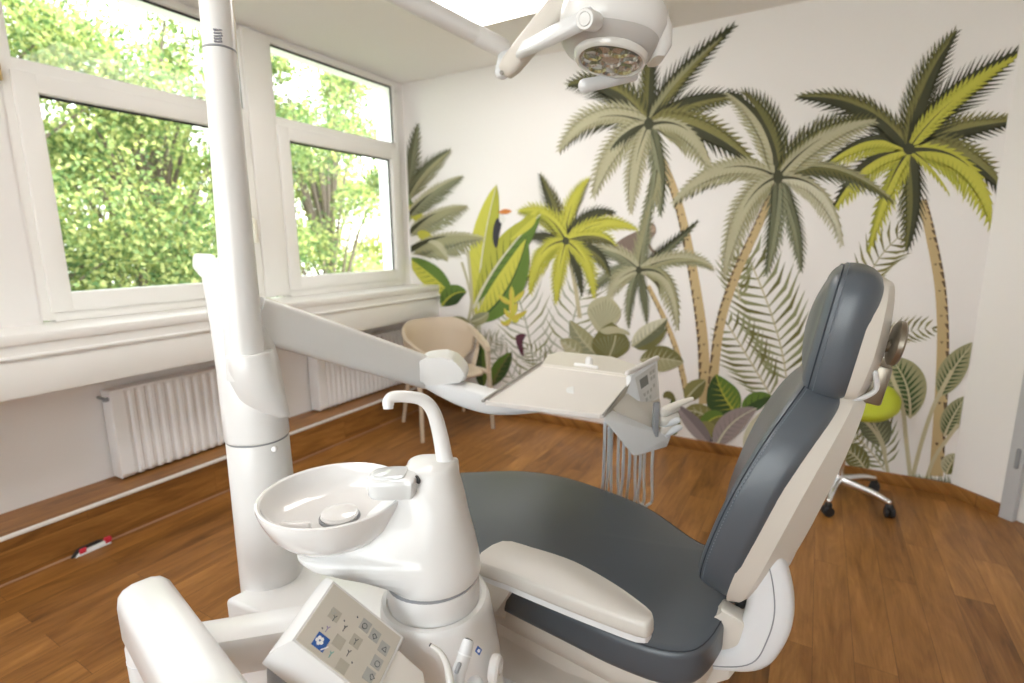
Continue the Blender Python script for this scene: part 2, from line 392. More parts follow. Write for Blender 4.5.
# ================================================================== the mural printed on the back wall
C_ = dict(dark=(.055, .058, .028), olive=(.16, .155, .05), olive2=(.235, .22, .075), sage=(.47, .45, .30), sage2=(.33, .32, .18), pale=(.60, .59, .45),
          yel=(.55, .54, .075), yel2=(.40, .41, .05), green=(.115, .20, .03), dgreen=(.035, .075, .018), tan=(.55, .42, .22), brown=(.13, .085, .045),
          fern=(.27, .28, .14), fernd=(.13, .14, .07), grey=(.42, .44, .36), purple=(.32, .27, .27), purple2=(.20, .165, .175), stem=(.55, .50, .33), black=(.03, .03, .04),
          orange=(.62, .22, .05), gold=(.60, .48, .08), fur=(.22, .165, .135), wine=(.10, .03, .05), skin=(.45, .33, .25), white=(.8, .79, .76), dsage=(.14, .15, .085), msage=(.25, .26, .16))
MK = list(C_); mms = [mat('mural_'+k, C_[k], .75) for k in MK]
mv, mf, mi_ = [], [], []
layer = [0]
def poly(pts, col):
    """pts in photo pixels on the wall plane"""
    yy = D-.0012-layer[0]*8e-6; n = len(mv)
    for p in pts:
        q = at(p[0], p[1], y=D); k = (yy-CAM.y)/(D-CAM.y)
        mv.append(V((max(.003, min(q.x, XW-.004)), yy, max(.071, q.z))))
    mf.append(tuple(range(n, n+len(pts)))); mi_.append(MK.index(col))
def strip(a, b, col):
    layer[0] += 1; yy = D-.0012-layer[0]*8e-6; n = len(mv); m = len(a)
    for p in list(a)+list(b):
        q = at(p[0], p[1], y=D); mv.append(V((max(.003, min(q.x, XW-.004)), yy, max(.071, q.z))))
    for i in range(m-1): mf.append((n+i, n+i+1, n+m+i+1, n+m+i)); mi_.append(MK.index(col))
def P2(x, y): return V((x, y, 0))
def bez(b, c, t, k): return P2(*b)*(1-k)**2+P2(*c)*2*k*(1-k)+P2(*t)*k*k
def dbez(b, c, t, k): return ((P2(*c)-P2(*b))*(1-k)+(P2(*t)-P2(*c))*k).normalized()
rm = random.Random(3)
def frond(b, c, t, w, cl, cr, n=22, slant=.75, body=.52, rib=None, teeth=None, w2=None):
    """feathered palm frond: solid body each side of the rib that breaks into slanting teeth. cl = left of travel, cr = right"""
    w *= 1.12; w2 = w2*1.12 if w2 else None; slant *= 1.15
    for sgn, col, ww in ((1, cl, w), (-1, cr, w2 or w)):
        if not col: continue
        tcol = teeth or col
        def env(k): return ww*min(1, (k/.16)**.7)*(1-max(0, (k-.45)/.55)**1.6*.80)
        A, B = [], []
        for i in range(n+1):
            k = i/n; p = bez(b, c, t, k); d = dbez(b, c, t, k); nrm = P2(d.y, -d.x)*sgn
            A.append(p); B.append(p+nrm*env(k)*body*(1 if k < .97 else .2))
        strip(A, B, col)
        for i in range(1, n+1):
            k = i/n; p = bez(b, c, t, k); d = dbez(b, c, t, k); nrm = P2(d.y, -d.x)*sgn; e = env(k)
            p0 = bez(b, c, t, max(0, k-1.0/n)); base0 = p0+nrm*e*body*.85; base1 = p+nrm*e*body*.85
            tip = p+nrm*e*(1.08+rm.uniform(-.1, .12))+d*e*slant
            poly([base0, base1, tip], col)
        # creases between the leaflets
        ccol = {'sage': 'sage2', 'pale': 'sage', 'yel': 'yel2', 'olive2': 'olive', 'olive': 'dark', 'msage': 'dsage', 'yel2': 'olive', 'sage2': 'msage'}.get(col)
        if ccol:
            layer[0] += 1
            for i in range(2, n):
                k = i/n; p = bez(b, c, t, k); d = dbez(b, c, t, k); nrm = P2(d.y, -d.x)*sgn; e = env(k)
                s = p+nrm*e*.20+d*e*.05; q = p+nrm*e*1.0+d*e*(slant*.85); sd_ = d*(.16*w*(1-.4*k)*.62)
                poly([s, p+nrm*e*.6+d*e*slant*.35-sd_*.8, q-sd_*.6, q], ccol)
    layer[0] += 1
    nn_ = [P2(dbez(b, c, t, i/20).y, -dbez(b, c, t, i/20).x)*(.9 if (cl and cr) else 1.5)*(1-i/11)*w/10 for i in range(11)]
    strip([bez(b, c, t, i/20)+nn_[i] for i in range(11)], [bez(b, c, t, i/20)-nn_[i] for i in range(11)], 'dark')
    if rib: strip([bez(b, c, t, i/12)+P2(-.5, -.3) for i in range(13)], [bez(b, c, t, i/12)+P2(.5, .3) for i in range(13)], rib)
def fern(b, c, t, L, col, n=13, th=1.6, stem='stem', ang=.9, sides=(1, -1), curl=.25):
    layer[0] += 1
    for i in range(n+1):
        k = .06+.94*i/n; p = bez(b, c, t, k); d = dbez(b, c, t, k)
        for s in sides:
            nrm = P2(d.y, -d.x)*s; l = L*(math.sin(pi*(.18+.72*k))**.8)*rm.uniform(.9, 1.1)
            if i == n and s == sides[0]: nrm = nrm*.1
            dd = (nrm*math.sin(ang)+d*math.cos(ang)).normalized(); tip = p+dd*l+d*l*curl
            mid = p+dd*l*.55; q = P2(-dd.y, dd.x)*th*.5
            poly([p-q*.3, mid-q, tip, mid+q, p+q*.3], col if (i+s) % 3 else {'fern': 'olive', 'grey': 'fern', 'fernd': 'fern', 'olive2': 'olive'}.get(col, col))
    strip([bez(b, c, t, i/10)+P2(-.8, 0) for i in range(11)], [bez(b, c, t, i/10)+P2(.8, 0) for i in range(11)], stem)
def leaf(b, c, t, w, cl, cr, rib='stem', veins=0, vcol='stem', fat=.45, edge=None, rw=1.2, vw=.55):
    n = 16
    def env(k): return w*(math.sin(pi*min(1, k**(.69/-math.log(fat)) if 0 < k < 1 else k))**.75)
    for sgn, col in ((1, cl), (-1, cr)):
        A, B = [], []
        for i in range(n+1):
            k = i/n; p = bez(b, c, t, k); d = dbez(b, c, t, k); nrm = P2(d.y, -d.x)*sgn; A.append(p); B.append(p+nrm*env(k))
        if edge: strip(A, [a+(q-a)*1.12 for a, q in zip(A, B)], edge)
        strip(A, B, col)
        layer[0] += 1
        for i in range(veins):
            k = (i+.7)/(veins+1); p = bez(b, c, t, k); k2 = min(1, k+.13); q = bez(b, c, t, k2); d = dbez(b, c, t, k2); nrm = P2(d.y, -d.x)*sgn
            e = q+nrm*env(k2)*.92; s = (q-p).normalized()*vw*rw
            poly([p-s, e, p+s], vcol)
    if rib: strip([bez(b, c, t, i/10)+P2(dbez(b, c, t, i/10).y, -dbez(b, c, t, i/10).x)*rw*(1-.7*i/10) for i in range(11)], [bez(b, c, t, i/10)-P2(dbez(b, c, t, i/10).y, -dbez(b, c, t, i/10).x)*rw*(1-.7*i/10) for i in range(11)], rib)
def stem(pts, w, col='stem', w1=None):
    P = catmull([P2(*p) for p in pts], 6); n = len(P); a, b = [], []
    for i, p in enumerate(P):
        d = (P[min(i+1, n-1)]-P[max(i-1, 0)]).normalized(); ww = w+((w1 or w)-w)*i/(n-1); a.append(p+P2(d.y, -d.x)*ww/2); b.append(p-P2(d.y, -d.x)*ww/2)
    strip(a, b, col); return a, b
def trunk(pts, w0, w1, rings_=26, side=1):
    a, b = stem(pts, w0, 'tan', w1)
    n = len(a)
    if side < 0: a, b = b, a
    layer[0] += 1
    # dark scalloped edge on one side and scattered scars
    for i in range(rings_):
        k = i/rings_*(n-2); j = int(k); f = k-j
        e0 = a[j]+(a[j+1]-a[j])*f; o0 = b[j]+(b[j+1]-b[j])*f; k2 = min(n-1.001, k+(n-2)/rings_*.75); j2 = int(k2); f2 = k2-j2
        e1 = a[j2]+(a[j2+1]-a[j2])*f2; o1 = b[j2]+(b[j2+1]-b[j2])*f2
        poly([e0, e0+(o0-e0)*rm.uniform(.2, .38), e1+(o1-e1)*rm.uniform(.08, .2), e1], 'brown')
        if i % 3 == 1: poly([e0+(o0-e0)*.45, e0+(o0-e0)*.75, e0+(o0-e0)*.6+(e1-e0)*.3], 'brown')
def blob(c, rx, ry, col, rot=0, n=18):
    layer[0] += 1
    poly([(c[0]+rx*math.cos(a)*math.cos(rot)-ry*math.sin(a)*math.sin(rot), c[1]+rx*math.cos(a)*math.sin(rot)+ry*math.sin(a)*math.cos(rot)) for a in [2*pi*i/n for i in range(n)]], col)
def spline(pts, col):
    layer[0] += 1; poly([(p.x, p.y) for p in catmull([P2(*p) for p in pts], 5, True)], col)

# --- ferns far back
fern((787, 385), (783, 330), (745, 250), 46, 'fern', 15, 4.2, 'stem', 1.05)
fern((772, 398), (755, 368), (728, 325), 34, 'fern', 11, 3.4, 'stem', 1.0)
fern((740, 300), (735, 280), (738, 258), 26, 'fern', 7, 3)
fern((864, 300), (866, 262), (905, 232), 28, 'olive2', 9, 3.0, 'sage', .95)
fern((880, 340), (900, 330), (932, 328), 18, 'olive2', 8, 2.6, 'sage', .9)
fern((536, 402), (534, 330), (512, 282), 36, 'grey', 13, 2.3, 'grey', 1.0)
fern((566, 400), (562, 330), (590, 275), 34, 'grey', 13, 2.3, 'grey', 1.05)
fern((522, 395), (505, 360), (480, 338), 22, 'grey', 9, 1.8, 'grey', .9)
fern((560, 390), (545, 360), (528, 350), 20, 'fern', 8, 1.8, 'grey', .9)
fern((478, 352), (487, 345), (500, 338), 16, 'grey', 6, 1.6, 'grey', .9)
fern((884, 470), (870, 445), (840, 425), 26, 'fern', 9, 3.0, 'stem', .9)
fern((886, 468), (888, 430), (868, 405), 24, 'fern', 9, 2.6, 'stem', .9)
fern((850, 462), (858, 440), (846, 420), 18, 'olive2', 7, 2.6, 'stem', .9)

# --- trunks
trunk([(922, 200), (930, 232), (940, 285), (943, 338), (941, 400), (936, 476)], 9.5, 14, 30, 1)
trunk([(655, 145), (671, 182), (683, 222), (696, 290), (703, 345), (705, 404)], 7, 12, 34, -1)
trunk([(776, 186), (757, 228), (735, 277), (719, 330), (711, 404)], 8, 10, 30, -1)
stem([(568, 250), (575, 285), (580, 318)], 3.6, 'stem', 4.2)
trunk([(648, 286), (664, 318), (678, 355), (688, 400)], 4.5, 6, 16, -1)

# --- yellow-green palm on the right
c = (909, 149)
frond(c, (918, 200), (906, 252), 13, 'dark', 'olive', 16, .9)
frond(c, (945, 128), (1022, 120), 15, 'olive2', 'dark', 20, .8)
frond(c, (968, 140), (1008, 196), 17, 'olive2', 'dark', 20, .6)
frond(c, (885, 180), (868, 252), 13, 'yel', None, 18, .7); frond(c, (885, 180), (868, 252), 7, None, 'yel2', 14, .7)
frond(c, (862, 152), (832, 212), 16, 'yel', 'dark', 18, .7, w2=10)
frond(c, (872, 122), (818, 172), 15, 'yel', 'dark', 20, .8, w2=8)
frond(c, (868, 92), (797, 97), 16, 'dark', 'olive', 22, .8, w2=12); frond(c, (868, 92), (806, 97), 5, None, 'olive2', 14, .6)
frond(c, (914, 90), (957, 30), 15, 'olive', 'dark', 22, .95); frond(c, (912, 92), (950, 42), 7, 'olive2', None, 16, .6)
frond(c, (940, 98), (1024, 50), 19, 'dark', 'dark', 24, .9); frond(c, (942, 98), (1018, 56), 9, 'yel', 'yel', 22, .7)
frond(c, (985, 140), (996, 236), 23, None, 'yel', 20, .55); frond(c, (985, 140), (996, 236), 6, 'yel', None, 16, .6)
frond(c, (935, 165), (950, 195), 6, None, 'yel', 10, .6)
blob(c, 6, 6, 'dark')

# --- tall sage palm under the lamp
c = (649, 124)
frond(c, (664, 165), (660, 216), 10, 'dsage', 'msage', 15, .9); frond((657, 170), (655, 200), (640, 228), 7, 'sage2', 'msage', 10, .9)
frond(c, (648, 70), (655, 14), 9, 'olive', 'dark', 18, .9)
frond(c, (612, 72), (567, 86), 16, 'dark', 'olive', 20, .7); frond(c, (614, 74), (580, 86), 5, None, 'olive2', 14, .6)
frond(c, (665, 85), (735, 25), 12, None, 'dark', 22, .95); frond(c, (665, 85), (735, 25), 13, 'dark', None, 22, .95); frond(c, (667, 86), (722, 38), 6, 'sage2', 'olive2', 18, .7)
frond(c, (690, 96), (744, 96), 12, 'dark', 'olive', 20, .8); frond(c, (692, 98), (735, 97), 4, None, 'olive2', 12, .6)
frond(c, (698, 112), (758, 168), 17, 'olive2', 'dark', 20, .6)
frond(c, (592, 98), (559, 152), 13, 'dark', 'sage', 22, .75, w2=14); frond(c, (592, 98), (559, 152), 8, 'sage', None, 22, .6)
frond(c, (612, 132), (593, 198), 13, 'sage', 'sage', 20, .75); frond(c, (622, 128), (610, 150), 9, 'dark', None, 10, .8)
frond(c, (632, 158), (631, 214), 10, 'sage', 'sage', 20, .8)
frond(c, (694, 110), (715, 178), 19, None, 'sage', 20, .5); frond(c, (694, 110), (715, 178), 5, 'sage', None, 14, .5)
blob(c, 5, 6, 'dark')

# --- leaning sage palm in front of it
c = (778, 177)
frond(c, (799, 222), (801, 272), 9, 'dsage', 'msage', 18, .9); frond(c, (778, 222), (766, 276), 10, 'msage', 'dsage', 18, .9)
frond(c, (770, 122), (728, 92), 15, None, 'dark', 20, .9); frond(c, (772, 118), (726, 92), 15, 'sage', None, 20, .7)
frond((776, 165), (772, 120), (741, 92), 17, None, 'olive', 18, .9)
frond(c, (830, 150), (894, 202), 13, None, 'dsage', 22, .8); frond(c, (830, 148), (894, 202), 8, 'sage2', 'olive', 22, .8)
frond(c, (816, 128), (876, 120), 17, 'olive', 'sage', 24, .75); frond(c, (816, 128), (876, 120), 6, 'sage', None, 22, .6)
frond(c, (722, 148), (673, 206), 13, 'dark', None, 18, .6); frond(c, (722, 146), (672, 204), 14, 'sage', 'sage', 24, .7, w2=9)
frond(c, (736, 190), (724, 278), 14, 'sage', 'sage', 24, .8, w2=12)
frond(c, (832, 172), (843, 246), 16, None, 'pale', 22, .6); frond(c, (832, 172), (843, 246), 5, 'sage', None, 14, .5)
blob(c, 5, 7, 'dark')

# --- small sage palm in the middle with the monkey behind it
stem([(598, 240), (594, 228), (597, 217), (605, 213), (612, 216), (610, 220)], 1.8, 'fur'); stem([(596, 214), (596, 228), (606, 241), (618, 246)], 2, 'fur')
spline([(612, 250), (620, 240), (638, 231), (648, 230), (650, 240), (642, 252), (630, 262), (618, 262)], 'fur')
spline([(640, 232), (646, 223), (654, 224), (656, 232), (650, 238)], 'fur'); blob((653, 229), 3, 3.4, 'skin')
stem([(646, 238), (652, 250), (660, 255)], 3.5, 'fur', 2.5); stem([(624, 258), (620, 268), (626, 274)], 3.5, 'fur', 2.5)
c = (639, 270)
frond(c, (645, 296), (647, 324), 5.5, 'dsage', 'dsage', 14, .8); frond(c, (627, 296), (629, 328), 5.5, 'dsage', 'msage', 14, .8)
frond(c, (662, 256), (698, 221), 7, 'dark', 'dsage', 16, .8); frond(c, (640, 250), (652, 200), 8, 'sage2', 'msage', 14, .9)
frond(c, (618, 262), (588, 294), 9, 'dsage', 'msage', 18, .8, w2=7)
frond(c, (618, 246), (584, 248), 8, 'msage', 'sage', 14, .7)
frond(c, (690, 246), (714, 270), 8, 'sage', 'sage2', 18, .7)
frond(c, (614, 274), (608, 302), 8, 'sage', 'sage', 16, .7)
frond(c, (678, 262), (678, 330), 14, None, 'sage', 20, .6); frond(c, (678, 262), (678, 330), 6, 'sage2', None, 16, .6)
blob(c, 3, 4, 'dark')

# --- small yellow-green palm
c = (566, 241)
frond(c, (602, 246), (610, 276), 8, 'dark', 'olive', 14, .7); frond(c, (580, 265), (582, 296), 6, 'dark', 'dark', 14, .7)
frond(c, (545, 236), (524, 236), 7, 'dark', 'dark', 14, .7); frond(c, (540, 240), (526, 282), 8, 'dark', None, 14, .7)
frond(c, (556, 212), (540, 174), 9, 'dark', 'olive', 16, .95)
frond(c, (566, 200), (590, 178), 8, 'yel', 'olive', 16, .9); frond(c, (566, 200), (590, 178), 6, None, 'yel', 14, .9)
frond(c, (586, 206), (616, 213), 8, 'dark', 'dark', 16, .7)
frond(c, (602, 212), (638, 230), 8, 'yel', 'yel', 18, .7); frond(c, (600, 228), (616, 246), 8, 'yel', 'olive', 12, .7)
frond(c, (548, 204), (518, 212), 10, 'yel2', 'yel', 16, .7); leaf((540, 210), (530, 218), (528, 240), 5, 'yel2', 'yel', None)
frond(c, (534, 242), (530, 294), 12, 'yel', 'yel', 20, .7, w2=7)
frond(c, (558, 268), (556, 304), 7.5, 'yel', 'yel', 16, .7)
frond(c, (590, 254), (594, 298), 9, 'yel', 'yel', 18, .6, w2=6)
blob(c, 3.5, 4, 'dark')

# --- banana plants by the window
leaf((452, 296), (430, 272), (408, 258), 11, 'yel', 'green', 'yel', 9, 'green')
leaf((480, 330), (474, 270), (497, 184), 13, 'yel', 'yel2', 'pale', 10, 'yel2', .62)
stem([(476, 330), (470, 290), (462, 262)], 2.4, 'sage'); stem([(474, 340), (484, 296), (490, 270)], 2.4, 'sage')
stem([(466, 330), (472, 300), (468, 250)], 3, 'sage')
leaf((474, 308), (492, 262), (541, 214), 15, 'yel2', 'green', 'pale', 11, 'dgreen', .6, rw=1.6)
leaf((536, 216), (528, 222), (510, 240), 6, 'yel', 'yel2', None)
leaf((474, 322), (512, 302), (527, 238), 15, 'yel', 'green', 'dgreen', 13, 'green', .5)
leaf((442, 306), (452, 290), (467, 292), 10, 'green', 'dgreen', 'yel2', 5, 'dgreen')
frond((404, 202), (412, 160), (418, 124), 8, 'dsage', 'msage', 14, .8); frond((406, 200), (422, 168), (451, 150), 9, 'dsage', 'sage2', 18, .7, w2=10)
leaf((404, 195), (408, 205), (410, 222), 6, 'green', 'yel2', None); leaf((410, 205), (416, 214), (424, 224), 6, 'yel', 'yel', None)
frond((408, 216), (430, 188), (463, 176), 5, 'sage', None, 18, .6); frond((408, 216), (430, 188), (463, 176), 12, None, 'msage', 18, .6)
frond((408, 234), (434, 206), (468, 206), 4, 'sage', None, 18, .6); frond((408, 234), (434, 206), (468, 206), 16, None, 'sage2', 18, .5)
leaf((418, 232), (424, 236), (436, 240), 5, 'yel', 'yel', None)
frond((410, 250), (446, 228), (486, 238), 4, 'sage', None, 18, .6); frond((410, 250), (446, 228), (484, 238), 20, None, 'sage2', 18, .4)
leaf((428, 242), (440, 246), (448, 262), 6, 'sage', 'sage2', None)
for k, (x, y) in enumerate(((505, 300), (512, 292), (519, 296), (508, 314), (515, 308), (520, 316), (506, 326), (516, 322), (512, 300))):
    leaf((512, 303+(k > 2)*14), (x, y+2), (x+(x-512)*.9, y-6), 2.6, 'gold', 'yel', None)
leaf((470, 322), (482, 320), (489, 312), 6, 'msage', 'sage2', 'sage'); leaf((470, 326), (460, 322), (450, 318), 6, 'msage', 'sage2', 'sage')
spline([(493, 240), (494, 226), (498, 218), (502, 222), (500, 232), (497, 248)], 'black'); blob((502.5, 219), 3.2, 4.5, 'white'); spline([(499, 212.5), (505, 209), (512, 211), (506, 214)], 'orange')
spline([(516, 336), (526, 334), (523, 342), (524, 356), (519, 350)], 'wine')
leaf((483, 388), (480, 365), (482, 342), 7, 'dgreen', 'green', 'dgreen', 6, 'olive'); leaf((492, 386), (500, 366), (512, 352), 8, 'green', 'dgreen', 'olive', 6, 'olive')

# --- broad fan leaves in the middle
leaf((600, 334), (604, 312), (608, 296), 17, 'sage', 'sage', None, 0, fat=.55)
layer[0] += 1
for i in range(11):
    x = 590+i*3.2; poly([(604, 332), (x-.3, 300+abs(i-5)*1.8), (x+.7, 300+abs(i-5)*1.8)], 'msage')
leaf((600, 356), (582, 344), (570, 320), 10, 'msage', 'sage2', 'sage', 7, 'sage'); leaf((582, 356), (572, 345), (560, 340), 8, 'sage', 'sage2', None, 4, 'pale')
leaf((632, 346), (648, 336), (668, 318), 10, 'pale', 'dsage', 'sage', 8, 'msage'); leaf((636, 348), (654, 344), (667, 328), 6, 'dsage', 'olive', None)
leaf((612, 360), (610, 345), (612, 322), 19, 'olive', 'olive', None, 0, fat=.45)
layer[0] += 1
for i in range(11):
    x = 592+i*4; poly([(610, 358), (x-.3, 334+abs(i-5)*1.4), (x+.7, 334+abs(i-5)*1.4)], 'msage')
spline([(600, 330), (612, 326), (626, 330), (630, 335), (618, 333), (606, 334)], 'sage'); stem([(608, 360), (614, 345), (616, 335)], 1.6, 'sage')
leaf((640, 360), (660, 356), (684, 362), 13, 'olive', 'sage2', 'sage', 8, 'sage', .5)

# --- undergrowth in front of the middle trunks
leaf((716, 420), (716, 398), (714, 376), 9, 'dgreen', 'green', None); leaf((738, 415), (722, 398), (716, 374), 15, 'dgreen', 'green', 'yel2', 8, 'yel2')
leaf((742, 410), (756, 398), (772, 396), 9, 'green', 'dgreen', None, 4, 'dgreen')
leaf((686, 400), (694, 388), (706, 380), 9, 'olive2', 'olive', 'sage'); leaf((716, 426), (700, 406), (684, 412), 9, 'olive', 'olive2', 'sage', 5, 'sage')
leaf((700, 432), (712, 414), (724, 416), 9, 'green', 'olive', 'yel2'); leaf((720, 438), (708, 424), (694, 426), 7, 'olive2', 'olive2', None)
leaf((674, 436), (676, 416), (672, 398), 6, 'dgreen', 'green', None); leaf((664, 398), (668, 390), (676, 402), 4, 'olive', 'olive', None)
leaf((712, 446), (694, 424), (676, 404), 8, 'purple', 'purple2', None, 0); leaf((716, 448), (726, 420), (757, 408), 12, 'purple', 'purple', 'pale', 9, 'purple2')
leaf((745, 450), (750, 430), (764, 410), 6, 'pale', 'olive2', None)

# --- large-leaved plant by the door
leaf((910, 418), (912, 380), (890, 358), 20, 'sage2', 'sage2', 'stem', 12, 'dgreen', .5, rw=1.4, vw=1.5)
leaf((940, 396), (950, 368), (974, 342), 13, 'sage2', 'sage2', 'stem', 12, 'dgreen', .45, rw=1.4, vw=1.2)
leaf((944, 436), (952, 414), (966, 396), 11, 'sage2', 'sage2', 'stem', 11, 'dgreen', .45, rw=1.4, vw=1.1)
leaf((946, 474), (950, 462), (958, 454), 10, 'sage', 'olive', 'stem', 6, 'dgreen')
leaf((884, 446), (878, 424), (856, 402), 15, 'dsage', 'dsage', 'stem', 11, 'sage2', .45, vw=.9)
leaf((866, 472), (858, 452), (838, 446), 11, 'olive', 'olive', 'stem', 8, 'pale', .45)
stem([(888, 474), (880, 440), (862, 418), (842, 408)], 3.5); stem([(910, 476), (906, 440), (902, 405), (890, 372)], 4.2); stem([(912, 478), (922, 440), (934, 405), (952, 370)], 4.2); stem([(926, 480), (934, 458), (946, 440), (958, 424)], 3.8)
layer[0] += 1
for i in range(26):
    x = 905+i*2; poly([(x, 484), (x+1.5, 484), (x+rm.uniform(-2, 3), 476-rm.uniform(0, 5))], ('fern', 'dsage', 'grey')[i % 3])
mu = mesh('palm_mural', (mv, mf), mms, None, 0, mi=mi_, org=(2.0, D, 0))
props(mu, 'jungle mural of palm trees, ferns and broad leaves covering the white back wall', 'mural', kind='thing')
# ================================================================== water unit: cabinet, column, bowl, spout
un = thing('treatment_unit', (2.2, .80, 0), 'tall white column and water unit with round spittoon bowl and curved spout', 'dental unit')
AX, AY = V((RT.x, RT.y, 0)).normalized(), V((-RT.y, RT.x, 0)).normalized()
CC = V((1.857, .782, 0))                                      # axis of the thick column
mesh('cabinet', prism([(1.846, .654), (2.10, .675), (2.42, .655), (2.44, .93), (1.90, .98)], WORLD, .0, .52, .012, 3), W_UNIT, un)
mesh('cabinet_plinth', prism([(1.87, .69), (2.40, .68), (2.42, .91), (1.92, .93)], WORLD, 0.0, .05, .004), M_GREY, un)
mesh('cabinet_slot', box(1.91, 1.96, .652, .672, .425, .436, .003), M_GREY, un, label='small grey slot')
def rng(x, y, z, rx, ry=None, pw=2.): return ring(V((x, y, z)), RT.xy.to_3d().normalized(), V((-RT.y, RT.x, 0)).normalized(), rx, ry or rx, 40, pw)
c0 = (CC.x, CC.y)
mesh('column', loft([rng(*c0, .0, .0835), rng(*c0, .62, .078), rng(*c0, .907, .0750), rng(*c0, .911, .073)]), W_UNIT, un)
# shroud above the seam: a tall rounded fin behind the lamp pole
def sh(du, dv, z, rx, ry): q = CC+AX*du+AY*dv; return rng(q.x, q.y, z, rx, ry, 2.2)
mesh('column_shroud', loft([sh(0, 0, .915, .073, .073), sh(0, 0, .919, .0755, .0755), sh(-.003, .004, 1.0, .0752, .073), sh(-.011, .012, 1.10, .073, .066), sh(-.026, .022, 1.19, .068, .056), sh(-.041, .028, 1.26, .062, .049),
                            sh(-.054, .032, 1.32, .055, .044), sh(-.059, .033, 1.352, .050, .040), sh(-.060, .033, 1.364, .044, .034), sh(-.060, .033, 1.367, .03, .025)]), W_UNIT, un)
mesh('shroud_joint', loft([rng(*c0, .909, .0735), rng(*c0, .917, .0735)]), M_GREY, un)
mesh('rear_bracket', loft([ring(at(199, 262, dep=1.42), RT, UP, .018, .024, 20, 3), ring(at(207, 266, dep=1.36), RT, UP, .024, .032, 20, 3)]), W_UNIT2, un, label='cool grey bracket behind the column top')
sk = at(250, 352, dep=1.272)
sx = (sk.x, sk.y)
mesh('pole_socket', loft([rng(sk.x+.012, sk.y+.05, .97, .030, .02), rng(sk.x+.009, sk.y+.03, .995, .046, .035), rng(sk.x+.006, sk.y+.016, 1.03, .053, .047), rng(sk.x+.002, sk.y+.004, 1.075, .0550, .053), rng(*sx, sk.z-.006, .0550, .055), rng(*sx, sk.z, .0515, .0515)]), W_UNIT, un)
mesh('screw_cap', revolve([(.007, -.006), (.007, .003), (.005, .0045)], at(274.5, 449, dep=1.282), 16, (FW*-1)), W_UNIT, un)

# tower with the spout
T = at(433, 560, dep=1.075); T.z = 0
def tr(z, ru, rv, du=0, dv=0, pw=2.6): return ring(T+AX*du+AY*dv+V((0, 0, z)), AX, AY, ru, rv, 48, pw)
mesh('tower_joint', loft([tr(.727, .0925, .0945, -.002, 0, 2.), tr(.7365, .0925, .0945, -.002, 0, 2.)]), M_GREY, un)
mesh('tower_ring', loft([tr(.676, .093, .095, 0, 0, 2.), tr(.685, .0945, .0965, 0, 0, 2.), tr(.727, .094, .096, 0, 0, 2.), tr(.730, .094, .095, 0, 0, 2.)]), W_UNIT, un)
mesh('body', loft([tr(.25, .125, .128, .024, 0, 2.2), tr(.42, .122, .125, .022, 0, 2.2), tr(.55, .119, .122, .015, 0, 2.2), tr(.63, .116, .118, .006, 0, 2.1), tr(.668, .113, .115, .003, 0, 2.), tr(.678, .1105, .1125, .002, 0, 2.), tr(.682, .107, .109, .001, 0, 2.), tr(.683, .098, .100, 0, 0, 2.), tr(.679, .097, .099, 0, 0, 2.)]), W_UNIT, un)
BC = at(334, 492, z=.91); BC.z = 0
# tower and the shelf that carries the bowl: one swept body
def hull_ring(z, ra, rb, k, du=0., dv=0., pw=2.):
    A_ = T+AX*du+AY*dv; B_ = A_+(BC-A_)*k; d = (BC-T).normalized(); w = V((-d.y, d.x, 0)); L_ = max((B_-A_).length, abs(ra-rb)+1e-4); a0 = math.asin(max(-1, min(1, (ra-rb)/L_))); r = []
    sq = lambda c: math.copysign(abs(c)**(2/pw), c)
    for i in range(24): a = -pi/2-a0+(pi+2*a0)*i/23; r.append(A_+V((0, 0, z))+(-d)*(ra*sq(math.cos(a)))+w*(-ra*sq(math.sin(a))))
    for i in range(24): a = -pi/2+a0+(pi-2*a0)*i/23; r.append(B_+V((0, 0, z))+d*(rb*math.cos(a))+w*(rb*math.sin(a)))
    return r
mesh('tower', loft([hull_ring(.735, .090, .050, .30), hull_ring(.738, .096, .055, .34), hull_ring(.747, .098, .062, .52), hull_ring(.762, .0965, .070, .75), hull_ring(.778, .0945, .078, .93), hull_ring(.789, .0925, .080, .99), hull_ring(.796, .0912, .078, 1.0), hull_ring(.802, .0902, .070, .98),
                    hull_ring(.806, .0895, .062, .90), hull_ring(.815, .0880, .062, .74), hull_ring(.835, .0840, .061, .52, -.001), hull_ring(.865, .077, .058, .34, -.002, .002, 2.2), hull_ring(.90, .069, .051, .17, -.001, .004, 2.5), hull_ring(.935, .059, .044, .08, 0, .006, 2.8),
                    hull_ring(.962, .050, .038, .05, .001, .007, 3.), hull_ring(.969, .047, .035, .05, .001, .007, 3.), hull_ring(.972, .041, .029, .05, .001, .007, 3.)]), W_UNIT, un, 50)
bo = mesh('spittoon_bowl', revolve([(.02, .800), (.058, .801), (.080, .806), (.107, .823), (.128, .848), (.140, .876), (.1450, .893), (.1445, .8985), (.1405, .900), (.136, .897), (.131, .884), (.121, .868), (.105, .857), (.085, .851), (.05, .848), (.02, .847)], BC+V((0, 0, .012)), 64), W_CERAM, un)
DC = BC+V((0, 0, .012))+AX*.012-AY*.012
mesh('drain_cover', revolve([(.034, .849), (.037, .856), (.035, .862), (.022, .866), (.0, .867)], DC, 32), W_CERAM, bo)
mesh('drain_gap', revolve([(.040, .846), (.040, .8515)], DC, 32), M_GREY, bo)
mesh('rinse_nozzle', tube([BC+AX*-.085-AY*.050+V((0, 0, .868)), BC+AX*-.035-AY*.056+V((0, 0, .867))], [.0065, .0095], 12), W_CERAM, bo)
